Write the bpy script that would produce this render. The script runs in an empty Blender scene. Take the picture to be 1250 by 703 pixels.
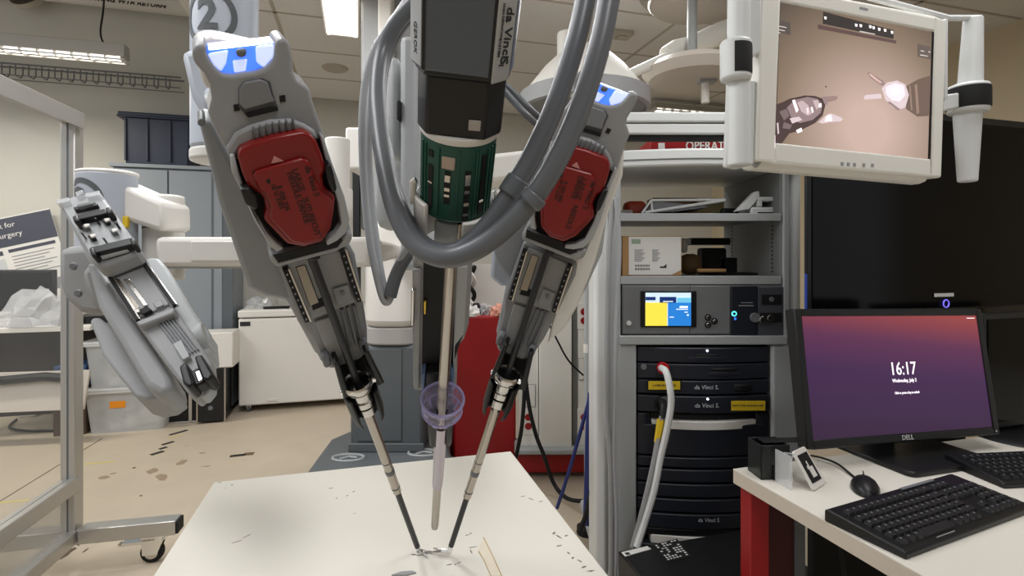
import bpy, bmesh, math, random
from mathutils import Vector as V, Matrix as MX
random.seed(7)
S = bpy.context.scene
COL = S.collection
# ------------------------------------------------------------------ camera, world, exposure
FPX, HX, HY, CAMH = 650.0, 625.0, 315.0, 1.29        # focal length in px (1250 wide), horizon, lens height
PHI = math.radians(16)                                # the room is turned 16 degrees to the camera
cam = bpy.data.objects.new('camera', bpy.data.cameras.new('camera'))
COL.objects.link(cam)
cam.location = (0, 0, CAMH); cam.rotation_euler = (math.pi/2, 0, 0)
cam.data.sensor_width = 36.0; cam.data.lens = FPX/1250*36
cam.data.shift_y = -(351.5-HY)/1250
cam.data.clip_start = 0.02
S.camera = cam
S.view_settings.view_transform = 'Standard'; S.view_settings.look = 'None'
S.view_settings.gamma = 1; S.view_settings.use_curve_mapping = False
S.view_settings.exposure = 0.0
w = bpy.data.worlds.new('room_world'); S.world = w; w.use_nodes = True
w.node_tree.nodes['Background'].inputs[0].default_value = (0.97, 0.98, 1.0, 1)
w.node_tree.nodes['Background'].inputs[1].default_value = 0.62
def RM(u, v, z=0.0):
    return V((u*math.cos(PHI)-v*math.sin(PHI), u*math.sin(PHI)+v*math.cos(PHI), z))
def area(name, loc, sx, sy, power, col=(.98, .985, 1), rz=PHI):
    l = bpy.data.lights.new(name, 'AREA'); l.shape = 'RECTANGLE'; l.size = sx; l.size_y = sy
    l.energy = power; l.color = col
    o = bpy.data.objects.new(name, l); COL.objects.link(o); o.location = loc; o.rotation_euler = (0, 0, rz)
    return o
# area lights for the room's fluorescent ceiling lamps, most added out of view
area('ceiling_lamp_light', RM(-.9, .9, 2.7), .5, 1.3, 20)
area('ceiling_lamp_light', RM(1.5, .9, 2.7), .5, 1.3, 20)
area('ceiling_lamp_light', RM(.3, -1.0, 2.7), .5, 1.3, 24)
area('ceiling_lamp_light', RM(-.55, 2.4, 2.74), .3, 1.2, 26)
area('ceiling_lamp_light', RM(1.6, 3.2, 2.7), .3, 1.2, 26)
area('hanging_lamp_light', RM(-2.75, 4.15, 2.52), 1.5, .14, 34, (1, .95, .84))
area('ceiling_lamp_light', RM(-2.6, 1.6, 2.9), .5, 1.3, 26)

# ------------------------------------------------------------------ helpers
def U(px, py, d):
    return V(((px-HX)/FPX*d, d, CAMH+(HY-py)/FPX*d))
def uv(p):
    return (p.x*math.cos(PHI)+p.y*math.sin(PHI), -p.x*math.sin(PHI)+p.y*math.cos(PHI))
def on_z(px, py, z):                                   # point of a pixel on the horizontal plane z
    return U(px, py, FPX*(CAMH-z)/(py-HY))
def on_v(px, py, v):                                   # point of a pixel on the room plane v = const
    r = V(((px-HX)/FPX, 1, (HY-py)/FPX))
    d = v/(-r.x*math.sin(PHI)+math.cos(PHI))
    return V((0, 0, CAMH))+r*d
def lin(r, g, b):
    f = lambda c: (c/255/12.92 if c/255 <= .04045 else ((c/255+.055)/1.055)**2.4)
    return (f(r), f(g), f(b), 1)
MAT = {}
def mat(name, rgb, rough=.5, metal=0.0, noise=0.0, scale=30, bump=0.0, alpha=None, trans=0.0, emit=0.0, coat=0.0, ior=1.45, bscale=None):
    if name in MAT: return MAT[name]
    m = bpy.data.materials.new(name); m.use_nodes = True
    nt = m.node_tree; b = nt.nodes['Principled BSDF']
    c = lin(*rgb)
    b.inputs['Base Color'].default_value = c
    b.inputs['Roughness'].default_value = rough; b.inputs['Metallic'].default_value = metal
    b.inputs['IOR'].default_value = ior
    if coat: b.inputs['Coat Weight'].default_value = coat
    if trans: b.inputs['Transmission Weight'].default_value = trans
    if alpha is not None: b.inputs['Alpha'].default_value = alpha
    if emit:
        b.inputs['Emission Color'].default_value = c; b.inputs['Emission Strength'].default_value = emit
    tc = nt.nodes.new('ShaderNodeTexCoord')
    if noise:
        n = nt.nodes.new('ShaderNodeTexNoise'); n.inputs['Scale'].default_value = scale; n.inputs['Detail'].default_value = 5
        nt.links.new(tc.outputs['Object'], n.inputs['Vector'])
        mx = nt.nodes.new('ShaderNodeMix'); mx.data_type = 'RGBA'
        mx.inputs[6].default_value = tuple(min(1, x*(1+noise)) for x in c[:3])+(1,)
        mx.inputs[7].default_value = tuple(x*(1-noise) for x in c[:3])+(1,)
        nt.links.new(n.outputs['Fac'], mx.inputs[0]); nt.links.new(mx.outputs[2], b.inputs['Base Color'])
    if bump:
        n2 = nt.nodes.new('ShaderNodeTexNoise'); n2.inputs['Scale'].default_value = bscale or scale*4; n2.inputs['Detail'].default_value = 3
        nt.links.new(tc.outputs['Object'], n2.inputs['Vector'])
        bp = nt.nodes.new('ShaderNodeBump'); bp.inputs['Strength'].default_value = bump; bp.inputs['Distance'].default_value = .002
        nt.links.new(n2.outputs['Fac'], bp.inputs['Height']); nt.links.new(bp.outputs['Normal'], b.inputs['Normal'])
    MAT[name] = m
    return m

class MB:
    def __init__(s): s.v = []; s.f = []
    def add(s, vs, fs, M=None):
        n = len(s.v)
        s.v += [tuple(M @ V(p)) if M else tuple(p) for p in vs]
        s.f += [tuple(i+n for i in f) for f in fs]
        return s
    def box(s, c, size, M=None):
        x, y, z = c; a, b, d = size[0]/2, size[1]/2, size[2]/2
        vs = [(x+i*a, y+j*b, z+k*d) for k in (-1, 1) for j in (-1, 1) for i in (-1, 1)]
        return s.add(vs, [(0, 2, 3, 1), (4, 5, 7, 6), (0, 1, 5, 4), (2, 6, 7, 3), (0, 4, 6, 2), (1, 3, 7, 5)], M)
    def b2(s, lo, hi, M=None):
        return s.box([(l+h)/2 for l, h in zip(lo, hi)], [abs(h-l) for l, h in zip(lo, hi)], M)
    def prism(s, pts, z0, z1, M=None, inset=1.0):
        n = len(pts); cx = sum(p[0] for p in pts)/n; cy = sum(p[1] for p in pts)/n
        vs = [(p[0], p[1], z0) for p in pts]+[(cx+(p[0]-cx)*inset, cy+(p[1]-cy)*inset, z1) for p in pts]
        fs = [tuple(range(n-1, -1, -1)), tuple(range(n, 2*n))]+[(i, (i+1) % n, n+(i+1) % n, n+i) for i in range(n)]
        return s.add(vs, fs, M)
    def tube(s, pts, r, n=8, caps=True, closed=False):
        pts = [V(p) for p in pts]; m = len(pts)
        rs = r if isinstance(r, (list, tuple)) else [r]*m
        T = []
        for i in range(m):
            a = pts[(i-1) % m] if (closed or i > 0) else pts[i]; b = pts[(i+1) % m] if (closed or i < m-1) else pts[i]
            T.append((b-a).normalized())
        N = T[0].orthogonal().normalized(); vs = []
        for i in range(m):
            N = (N-T[i]*N.dot(T[i])); N = N.normalized() if N.length > 1e-6 else T[i].orthogonal().normalized()
            B = T[i].cross(N)
            for k in range(n):
                a = 2*math.pi*k/n
                vs.append(tuple(pts[i]+(N*math.cos(a)+B*math.sin(a))*rs[i]))
        fs = []
        for i in range(m if closed else m-1):
            j = (i+1) % m
            for k in range(n):
                fs.append((i*n+k, i*n+(k+1) % n, j*n+(k+1) % n, j*n+k))
        if caps and not closed:
            fs += [tuple(range(n-1, -1, -1)), tuple(range((m-1)*n, m*n))]
        return s.add(vs, fs)
    def cyl(s, p0, p1, r, n=20, r1=None):
        return s.tube([p0, p1], [r, r if r1 is None else r1], n)
    def lathe(s, prof, n=28, M=None, a0=0.0, a1=2*math.pi, closed_prof=False):
        # profile of (r, h) revolved about local Z
        full = abs(a1-a0-2*math.pi) < 1e-6; k = n if full else n+1; m = len(prof); vs = []; fs = []
        for i in range(k):
            a = a0+(a1-a0)*i/n
            vs += [(r*math.cos(a), r*math.sin(a), h) for r, h in prof]
        for i in range(n):
            j = (i+1) % k
            for q in range(m if closed_prof else m-1):
                q2 = (q+1) % m
                fs.append((i*m+q, j*m+q, j*m+q2, i*m+q2))
        if not full and closed_prof:
            fs += [tuple(range(m)), tuple(range((k-1)*m, k*m))]
        return s.add(vs, fs, M)
    def ball(s, c, r, n=14, sc=(1, 1, 1), M=None):
        m = max(4, n//2); vs = []; fs = []
        for i in range(m+1):
            t = math.pi*i/m
            for k in range(n):
                a = 2*math.pi*k/n
                vs.append((c[0]+r*sc[0]*math.sin(t)*math.cos(a), c[1]+r*sc[1]*math.sin(t)*math.sin(a), c[2]+r*sc[2]*math.cos(t)))
        for i in range(m):
            for k in range(n):
                fs.append((i*n+k, i*n+(k+1) % n, (i+1)*n+(k+1) % n, (i+1)*n+k))
        return s.add(vs, fs, M)
    def mesh(s, name, weld=True):
        me = bpy.data.meshes.new(name); bm = bmesh.new()
        vs = [bm.verts.new(p) for p in s.v]
        for f in s.f:
            try: bm.faces.new([vs[i] for i in f])
            except ValueError: pass
        if weld: bmesh.ops.remove_doubles(bm, verts=bm.verts, dist=1e-6)
        bmesh.ops.recalc_face_normals(bm, faces=bm.faces)
        bm.to_mesh(me); bm.free()
        return me
W = {}                                                 # world matrix of every object
def tag(o, label, cat=None, group=None, kind=None):
    if label: o['label'] = label
    if cat: o['category'] = cat
    if group: o['group'] = group
    if kind: o['kind'] = kind
    return o
def link(name, data, parent=None, M=None):
    o = bpy.data.objects.new(name, data); COL.objects.link(o)
    pw = W[parent.name] if parent else MX.Identity(4)
    wm = M.copy() if M is not None else pw.copy()
    if parent: o.parent = parent
    o.matrix_basis = pw.inverted() @ wm
    W[o.name] = wm
    return o
def obj(name, mb, m, parent=None, M=None, bevel=0.0, seg=2, smooth=35, label=None, sub=0):
    me = mb.mesh(name) if isinstance(mb, MB) else mb
    if m: me.materials.append(m) if not me.materials else None
    if smooth:
        me.shade_smooth(); me.set_sharp_from_angle(angle=math.radians(smooth))
    o = link(name, me, parent, M)
    if bevel:
        b = o.modifiers.new('edge', 'BEVEL'); b.width = bevel; b.segments = seg; b.limit_method = 'ANGLE'; b.angle_limit = math.radians(35)
    if sub:
        b = o.modifiers.new('sub', 'SUBSURF'); b.levels = b.render_levels = sub
    if label: o['label'] = label
    return o
def thing(name, loc, label, cat, rz=PHI, group=None, M=None):
    M = M if M is not None else MX.Translation(V(loc)) @ MX.Rotation(rz, 4, 'Z')
    o = link(name, None, None, M); o.empty_display_size = .05
    return tag(o, label, cat, group)
def single(name, mb, m, label, cat, group=None, **k):
    return tag(obj(name, mb, m, **k), label, cat, group)
def text_mesh(s, size, align='CENTER', extrude=.0004, valign='CENTER', sx=1.0, shear=0.0, bold=0.0):
    c = bpy.data.curves.new('lettering', 'FONT'); c.body = s; c.size = size; c.align_x = align; c.align_y = valign
    c.extrude = extrude; c.resolution_u = 2; c.offset = size*bold; c.shear = shear; c.space_line = .95
    t = bpy.data.objects.new('lettering', c); COL.objects.link(t)
    bpy.context.view_layer.update()
    me = bpy.data.meshes.new_from_object(t); bpy.data.objects.remove(t); bpy.data.curves.remove(c)
    if sx != 1.0:
        for v in me.vertices: v.co.x *= sx
    return me
def letter(s, size, m, parent, Ml, name='lettering', **k):
    """lettering lying in the local XY plane of Ml, given in the parent's space"""
    me = text_mesh(s, size, **k)
    return obj(name, me, m, parent, W[parent.name] @ Ml, smooth=0)
def axes(X, Y, Z, O=(0, 0, 0)):
    M = MX.Identity(4)
    for i in range(3):
        M[i][0], M[i][1], M[i][2], M[i][3] = X[i], Y[i], Z[i], O[i]
    return M
FRONT = axes((1, 0, 0), (0, 0, 1), (0, -1, 0))         # lettering on a face that looks along -y
def front_at(x, y, z): return MX.Translation((x, y, z)) @ FRONT
def top_at(x, y, z, r=0): return MX.Translation((x, y, z)) @ MX.Rotation(r, 4, 'Z')
def spline(pts, n=6):
    P = [V(p) for p in pts]; out = []
    for i in range(len(P)-1):
        p0 = P[max(i-1, 0)]; p1 = P[i]; p2 = P[i+1]; p3 = P[min(i+2, len(P)-1)]
        for k in range(n):
            t = k/n
            out.append(.5*((2*p1)+(p2-p0)*t+(2*p0-5*p1+4*p2-p3)*t*t+(3*p1-p0-3*p2+p3)*t**3))
    out.append(P[-1]); return out
class Fr:
    """a tilted working plane: origin O, long axis Y, face normal Z towards the room"""
    def __init__(s, O, Y, roll=0.0):
        s.O = O; s.Y = Y.normalized(); v = (V((0, 0, CAMH))-O).normalized()
        s.Z = (v-s.Y*v.dot(s.Y)).normalized()
        if roll: s.Z = (MX.Rotation(roll, 3, s.Y) @ s.Z)
        s.X = s.Y.cross(s.Z); s.M = axes(s.X, s.Y, s.Z, s.O); s.Mi = s.M.inverted()
    def L(s, px, py, z=0.0):
        c = s.Mi @ V((0, 0, CAMH)); r = s.Mi.to_3x3() @ V(((px-HX)/FPX, 1, (HY-py)/FPX))
        p = c+r*((z-c.z)/r.z); return (p.x, p.y)
def flat(name, fr, pts, z0, z1, m, parent, bevel=.002, mtx=None, **k):
    P = [fr.L(x, y, z1) for x, y in pts]
    return obj(name, MB().prism(P, z0, z1), m, parent, mtx if mtx is not None else fr.M, bevel=bevel, **k)
def round_rect(x0, y0, x1, y1, r, n=4):
    out = []
    for cx, cy, a in ((x1-r, y1-r, 0), (x0+r, y1-r, 90), (x0+r, y0+r, 180), (x1-r, y0+r, 270)):
        for i in range(n+1):
            t = math.radians(a+90*i/n); out.append((cx+r*math.cos(t), cy+r*math.sin(t)))
    return out
# ------------------------------------------------------------------ materials
m_wall = mat('painted_wall', (200, 198, 189), .8, noise=.04, scale=2, bump=.1)
m_wall2 = mat('beige_wall', (206, 190, 160), .8, noise=.04, scale=2)
m_tile = mat('ceiling_tile', (214, 212, 208), .9, noise=.05, scale=60, bump=.25)
m_tbar = mat('ceiling_grid', (176, 168, 156), .7)
m_white = mat('white_enamel', (225, 222, 216), .4, noise=.02, scale=8)
m_cream = mat('cream_plastic', (234, 232, 224), .42, noise=.02, scale=10)
m_shell = mat('grey_shell', (150, 151, 152), .48, noise=.05, scale=40, bump=.06)
m_shell_d = mat('dark_grey_shell', (108, 110, 113), .5, noise=.04, scale=40)
m_shell_l = mat('pale_blue_shell', (184, 191, 202), .42, noise=.02, scale=12)
m_rail = mat('grey_rail', (138, 139, 141), .42, metal=.1)
m_steel = mat('steel', (200, 196, 190), .22, metal=1.0)
m_chrome = mat('chrome', (230, 230, 230), .1, metal=1.0)
m_tubest = mat('warm_steel', (172, 164, 154), .22, metal=1.0)
m_black = mat('black_plastic', (20, 21, 23), .42)
m_blackm = mat('matt_black', (16, 16, 17), .7)
m_shaft = mat('black_shaft', (40, 41, 43), .4)
m_red = mat('red_instrument_plastic', (128, 25, 23), .3, noise=.06, scale=40)
m_redtext = mat('dark_lettering', (52, 16, 15), .5)
m_green = mat('green_adapter_plastic', (26, 78, 66), .4, noise=.04, scale=30)
m_head = mat('camera_head_grey', (88, 95, 105), .36)
m_cable = mat('grey_cable', (100, 103, 107), .34)
m_cable_l = mat('pale_cable', (170, 172, 175), .35)
m_table = mat('white_table', (224, 220, 209), .5, noise=.03, scale=6, bump=.05)
m_alu = mat('aluminium', (190, 188, 184), .35, metal=.75)
m_navy = mat('navy_plastic', (38, 46, 66), .45)
m_steelgrey = mat('grey_cabinet', (138, 145, 152), .45, noise=.02, scale=4)
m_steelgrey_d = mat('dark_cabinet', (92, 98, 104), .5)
m_colgrey = mat('column_grey', (92, 97, 100), .5, noise=.03, scale=12)
m_redpaint = mat('red_paint', (150, 20, 24), .4, noise=.04, scale=6)
m_cart = mat('cart_grey', (168, 171, 172), .45, noise=.03, scale=10)
m_cart_l = mat('cart_white', (214, 216, 215), .42, noise=.02, scale=10)
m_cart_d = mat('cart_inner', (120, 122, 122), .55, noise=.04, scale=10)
m_console = mat('console_navy', (34, 37, 46), .42)
m_console_d = mat('console_dark', (14, 15, 18), .5)
m_desk = mat('desk_laminate', (226, 221, 210), .45, noise=.03, scale=5)
m_deskedge = mat('desk_edge', (200, 190, 176), .55, noise=.05, scale=60)
m_screen_off = mat('dark_screen', (8, 9, 11), .14)
m_screen_off.node_tree.nodes['Principled BSDF'].inputs['Specular IOR Level'].default_value = .16
m_card = mat('cardboard', (176, 138, 92), .75, noise=.08, scale=30)
m_paper = mat('paper', (228, 226, 222), .7)
m_ink = mat('print_ink', (40, 40, 44), .7)
m_grey_ink = mat('grey_ink', (140, 142, 146), .7)
m_yellow = mat('yellow_label', (224, 190, 40), .55)
m_orange = mat('orange_plastic', (240, 150, 30), .5)
m_blue = mat('blue_plastic', (40, 70, 160), .45)
m_purple = mat('clear_purple_plastic', (206, 198, 232), .1, alpha=.26)
m_ltpurple = mat('purple_rim', (172, 164, 210), .15, alpha=.8)
m_film = mat('clear_film', (225, 228, 228), .25, alpha=.05)
m_clear = mat('clear_plastic', (232, 234, 236), .25, alpha=.38)
m_tub = mat('translucent_tub', (222, 224, 224), .4, alpha=.62)
m_lamp = mat('lamp_diffuser', (255, 250, 240), .5, emit=3.2)
m_led = mat('blue_led_lens', (70, 120, 255), .2, emit=1.1)
m_led2 = mat('pale_led_lens', (205, 218, 255), .15, emit=.75)
# ------------------------------------------------------------------ the setting
def structure(name, mb, m, **k):
    return tag(obj(name, mb, m, **k), None, None, None, 'structure')
m_floor = mat('concrete_floor', (190, 177, 157), .42, noise=.08, scale=5, bump=.05)
def stain_floor():
    nt = m_floor.node_tree; b = nt.nodes['Principled BSDF']
    src = b.inputs['Base Color'].links[0].from_socket
    tc = nt.nodes.new('ShaderNodeTexCoord')
    n = nt.nodes.new('ShaderNodeTexNoise'); n.inputs['Scale'].default_value = 3.2; n.inputs['Detail'].default_value = 8; n.inputs['Roughness'].default_value = .7
    nt.links.new(tc.outputs['Object'], n.inputs['Vector'])
    r = nt.nodes.new('ShaderNodeValToRGB'); r.color_ramp.elements[0].position = .64; r.color_ramp.elements[1].position = .76
    r.color_ramp.elements[1].color = (.55, .55, .55, 1)
    nt.links.new(n.outputs['Fac'], r.inputs[0])
    mx = nt.nodes.new('ShaderNodeMix'); mx.data_type = 'RGBA'; mx.inputs[7].default_value = lin(120, 104, 86)
    nt.links.new(r.outputs[0], mx.inputs[0]); nt.links.new(src, mx.inputs[6]); nt.links.new(mx.outputs[2], b.inputs['Base Color'])
stain_floor()
RZ = MX.Rotation(PHI, 4, 'Z')
floor = structure('floor', MB().b2((-5.0, -2.7, -.05), (4.2, 5.5, 0)), m_floor, M=RZ)
seam = MB()
p, q = on_z(0, 612, 0), on_z(125, 535, 0)
seam.tube([p+V((0, 0, .0006)), q+V((0, 0, .0006))], .003, 4)
obj('floor_joint', seam, mat('joint_dark', (120, 104, 88), .8), floor, MX.Identity(4))
m_tapeb = mat('black_tape', (34, 30, 26), .6); m_tapey = mat('yellow_tape', (206, 190, 110), .6)
def tape(px, py, a, l, wd, m):
    p = on_z(px, py, 0)
    obj('floor_tape', MB().box((0, 0, .0008), (l, wd, .0012)), m, floor, MX.Translation(p) @ MX.Rotation(math.radians(a), 4, 'Z'))
for px, py, a, l, wd, m in ((218, 528, 62, .13, .03, m_tapeb), (205, 541, 62, .08, .03, m_tapeb), (199, 547, 62, .05, .03, m_tapeb), (192, 553, 60, .08, .035, m_tapeb),
        (121, 565, 16, .17, .018, m_tapey), (8, 613, 16, .2, .018, m_tapey), (290, 556, 20, .09, .04, m_tapeb), (304, 554, 12, .06, .05, mat('brown_tape', (104, 84, 64), .6)),
        (214, 533, 50, .1, .012, m_tapey)):
    tape(px, py, a, l, wd, m)
m_mark = mat('floor_mark', (150, 132, 110), .7, noise=.2, scale=20)
m_markd = mat('floor_scuff', (92, 76, 62), .7, noise=.3, scale=40)
for px, py, sx, sy, m in ((127, 583, .09, .06, m_mark), (138, 578, .05, .03, m_mark), (186, 575, .10, .07, m_mark), (198, 582, .13, .08, m_mark), (223, 564, .12, .06, m_mark), (247, 553, .05, .03, m_mark), (252, 569, .07, .02, m_mark), (172, 605, .025, .02, m_markd),
        (164, 571, .03, .02, m_markd), (94, 662, .09, .018, m_markd), (80, 676, .1, .05, m_markd), (104, 672, .04, .012, m_markd), (122, 660, .05, .012, m_markd)):
    pts = [(sx/2*math.cos(a)*random.uniform(.6, 1.1), sy/2*math.sin(a)*random.uniform(.6, 1.1)) for a in [i*math.pi/5 for i in range(10)]]
    obj('floor_stain', MB().prism(pts, 0, .0006), m, floor, MX.Translation(on_z(px, py, 0)) @ MX.Rotation(random.random()*3, 4, 'Z'), smooth=0)

VB = 5.4
structure('wall_back', MB().b2((-4.6, VB, 0), (4.2, VB+.1, 3.9)), m_wall, M=RZ)
structure('wall_right', MB().b2((4.0, -.5, 0), (4.1, VB, 2.8)), m_wall2, M=RZ)
structure('wall_front', MB().b2((-5.0, -2.8, 0), (4.2, -2.7, 3.9)), mat('far_wall', (150, 144, 134), .8), M=RZ)
structure('ceiling_upper', MB().b2((-5.0, 1.0, 3.85), (-.9, VB+.1, 3.95)), m_wall, M=RZ)
# dropped ceiling: tiles lying in a T-bar grid
CZ = 2.79
U0, U1, V0 = -.94, 4.2, .2
ceil = structure('ceiling', MB().b2((U0, -2.7, CZ+.03), (U1, VB, CZ+.06)), m_tbar, M=RZ)
structure('ceiling_soffit', MB().b2((U0-.06, -2.7, CZ-.02), (U0, VB, 3.9)), m_wall, M=RZ)
tile_me = MB().box((0, 0, .012), (.593, .575, .02)).mesh('ceiling_tile'); tile_me.materials.append(m_tile)
tile_long = MB().box((0, 0, .012), (1.203, .575, .02)).mesh('ceiling_tile'); tile_long.materials.append(m_tile)
tile_part = MB().box((0, 0, .012), (.43, .575, .02)).mesh('ceiling_tile'); tile_part.materials.append(m_tile)
vs0 = 5.31
nu = 5
UB = -.497-1.22
for iu in range(nu):
    for iv in range(7):
        uc = UB+1.22*(iu+.5); vc = vs0-.595*(iv+.5)
        if vc < V0: continue
        if iu == 0: link('tile', tile_part, ceil, RZ @ MX.Translation(((U0-.497)/2, vc, CZ)))
        else: link('tile', tile_long, ceil, RZ @ MX.Translation((uc, vc, CZ)))
for iu in range(1, nu+1):
    obj('grid_bar', MB().box((UB+1.22*iu, (V0+VB)/2, CZ+.006), (.022, VB-V0, .012)), m_tbar, ceil, RZ, smooth=0)
for iv in range(8):
    obj('grid_bar', MB().box(((U0+U1)/2, vs0-.595*iv, CZ+.006), (U1-U0, .018, .012)), m_tbar, ceil, RZ, smooth=0)
single('ceiling_speaker', MB().lathe([(0, -.012), (.09, -.012), (.1, 0)], 24), m_tbar, 'round flush speaker disc in the ceiling beside the ceiling light panel', 'speaker', M=MX.Translation(on_z(409, 83, CZ)))
single('ceiling_sensor', MB().b2((-.07, -.05, -.03), (.07, .05, 0)).b2((-.03, -.03, -.04), (.03, .03, -.03)), m_tbar, 'small square sensor on the ceiling above the surgical lamps', 'sensor', M=MX.Translation(on_z(758, 40, CZ)) @ RZ, bevel=.006)
# ---- ceiling panel light
c = uv(on_z(418, 40, CZ))
t = thing('ceiling_light', RM(c[0], c[1]+.0, CZ), 'narrow louvred ceiling light panel glowing white between the ceiling tiles', 'light')
obj('lamp_frame', MB().b2((-.11, -1.22, -.02), (.11, .01, .004)), m_white, t, bevel=.004)
obj('diffuser', MB().b2((-.095, -1.2, -.026), (.095, -.01, -.018)), m_lamp, t)
for i in range(18):
    obj('louvre', MB().box((0, -.05-.062*i, -.032), (.15, .004, .018)), m_alu, t, smooth=0)
def louvre_lamp(name, loc, L, label, rz, wd=.16, h=.1, cords=(), bright=m_lamp):
    t = thing(name, loc, label, 'light', rz)
    obj('housing', MB().prism([(-wd/2, 0), (wd/2, 0), (wd/2*.8, h), (-wd/2*.8, h)], 0, L, axes((0, 1, 0), (0, 0, 1), (1, 0, 0))), m_alu, t, bevel=.004)
    obj('lamp_tube', MB().cyl((.02, 0, .002), (L-.02, 0, .002), .022, 12), bright, t)
    n = int(L/.09); lv = MB().box((0, 0, -.012), (.006, wd*.9, .028)).mesh('louvre'); lv.materials.append(m_white)
    for i in range(n+1):
        link('louvre', lv, t, W[t.name] @ MX.Translation((.02+(L-.04)*i/n, 0, 0)))
    for s in (-1, 1):
        obj('side_rail', MB().box((L/2, s*wd*.47, -.02), (L, .006, .010)), m_alu, t, smooth=0)
    for x, hh in cords:
        obj('cord', MB().tube(spline([(x, 0, h), (x-.02, 0, h+.08), (x, 0, h+.3), (x, 0, hh)]), .006, 6), m_blackm, t)
    return t
p = U(155, 72, 3.54); e = MX.Rotation(PHI, 3, 'Z') @ V((1, 0, 0))
louvre_lamp('hanging_light', p-e*1.6, 1.6, 'grey fluorescent lamp hung on a cord above the glass partition', PHI, .10, .085, ((1.47, .9),))
p = on_v(795, 133, 4.45); q = on_v(893, 142, 4.45)
louvre_lamp('ceiling_strip_light', p, 1.3, 'lit fluorescent strip light seen just above the equipment cart', PHI, .14, .05)
p = U(1153, 76, 4.0)
louvre_lamp('ceiling_strip_light', p, 2.2, 'lit fluorescent strip light running past the white screen handle', PHI-math.pi/2, .12, .06)
# ---- pipe with stencilled lettering, dome, wire tray on the back wall
pA = on_v(128, -4, 5.25); pB = on_v(225, 10, 5.25)
dirp = (pB-pA).normalized()
t = thing('heating_pipe', pA, 'pale insulated pipe with black stencilled lettering along the wall top', 'pipe', rz=PHI)
obj('pipe_body', MB().cyl((-1.2, 0, 0), (1.0, 0, 0), .085, 20), mat('pipe_wrap', (206, 202, 194), .7), t)
letter('HEATING WTR RETURN', .066, m_ink, t, front_at(.17, -.076, -.056) @ MX.Rotation(-.5, 4, 'X'), extrude=.002, sx=.85, bold=.02)
pd = on_v(38, 0, 5.33)
single('wall_dome', MB().lathe([(0, -.03), (.07, -.03), (.12, 0), (.13, .05)], 24), m_tbar, 'round grey dome fitting high on the wall above the hanging light', 'fitting', M=MX.Translation(pd) @ MX.Rotation(math.radians(60), 4, 'X'))
t = thing('wire_cable_tray', on_v(0, 81, 5.30), 'dark wire basket cable tray fixed along the back wall', 'cable tray')
L = (on_v(225, 99, 5.30)-on_v(0, 81, 5.30)).length
for y, z in ((0, 0), (-.1, -.09), (0, -.1), (-.1, 0)):
    obj('rail_wire', MB().cyl((-.4, y, z), (L, y, z), .007 if z == 0 else .004, 6), m_shell_d, t)
hoop = MB().tube([(0, .09, .02), (0, 0, .01), (0, 0, -.06), (0, -.03, -.09), (0, -.1, -.09), (0, -.1, 0)], .005, 6).mesh('hoop_wire'); hoop.materials.append(m_shell_d)
for i in range(17):
    link('hoop_wire', hoop, t, W[t.name] @ MX.Translation((-.2+i*L/15, 0, 0)))
# ---- tall grey cabinet and the tote on it
vC = 4.95
pl, pr = uv(on_v(137, 300, vC)), uv(on_v(268, 300, vC))
zt = on_v(200, 201, vC).z
t = thing('storage_cabinet', RM(pl[0], vC, 0), 'tall grey two-door steel cabinet behind the parked robot arm', 'cabinet')
wC = pr[0]-pl[0]
obj('cabinet_body', MB().b2((0, .02, .05), (wC+.1, .42, zt-.03)), m_steelgrey, t, bevel=.003)
obj('top_panel', MB().b2((-.02, -.01, zt-.03), (wC+.12, .43, zt)), m_steelgrey, t, bevel=.004)
xm = uv(on_v(205.5, 250, vC))[0]-pl[0]
obj('door', MB().b2((.02, -.005, .08), (xm-.006, .02, zt-.045)), m_steelgrey, t, bevel=.003)
dr = obj('door', MB().b2((xm+.006, -.005, .08), (wC+.02, .02, zt-.045)), m_steelgrey, t, bevel=.003)
obj('hinge_strip', MB().b2((wC-.06, -.008, .08), (wC-.045, -.004, zt-.05)), m_steelgrey_d, dr)
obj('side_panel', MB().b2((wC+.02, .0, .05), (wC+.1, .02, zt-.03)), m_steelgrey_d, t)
obj('plinth', MB().b2((.02, .03, 0), (wC+.08, .40, .05)), m_blackm, t)
pa, pb = on_v(150, 197, vC+.05), on_v(232, 197, vC+.05)
t = thing('storage_tote', RM(uv(pa)[0], vC+.03, zt), 'dark navy lidded plastic tote standing on the grey cabinet', 'tote')
wt = (pb-pa).length; ht = on_v(180, 137, vC).z-zt
obj('tote_body', MB().prism([(.02, .01), (wt-.01, .01), (wt-.01, .34), (.02, .34)], 0, ht-.03, None, 1.05), m_navy, t, bevel=.012)
for x in (.02, wt*.36, wt*.7):
    obj('rib', MB().b2((x, -.012, .03), (x+.012, .02, ht-.05)), m_navy, t)
lid = obj('lid', MB().b2((-.025, -.02, ht-.035), (wt+.03, .37, ht)), m_navy, t, bevel=.01)
obj('lid_rim', MB().b2((-.03, -.025, ht-.045), (wt+.035, .375, ht-.028)), m_navy, lid, bevel=.006)
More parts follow.
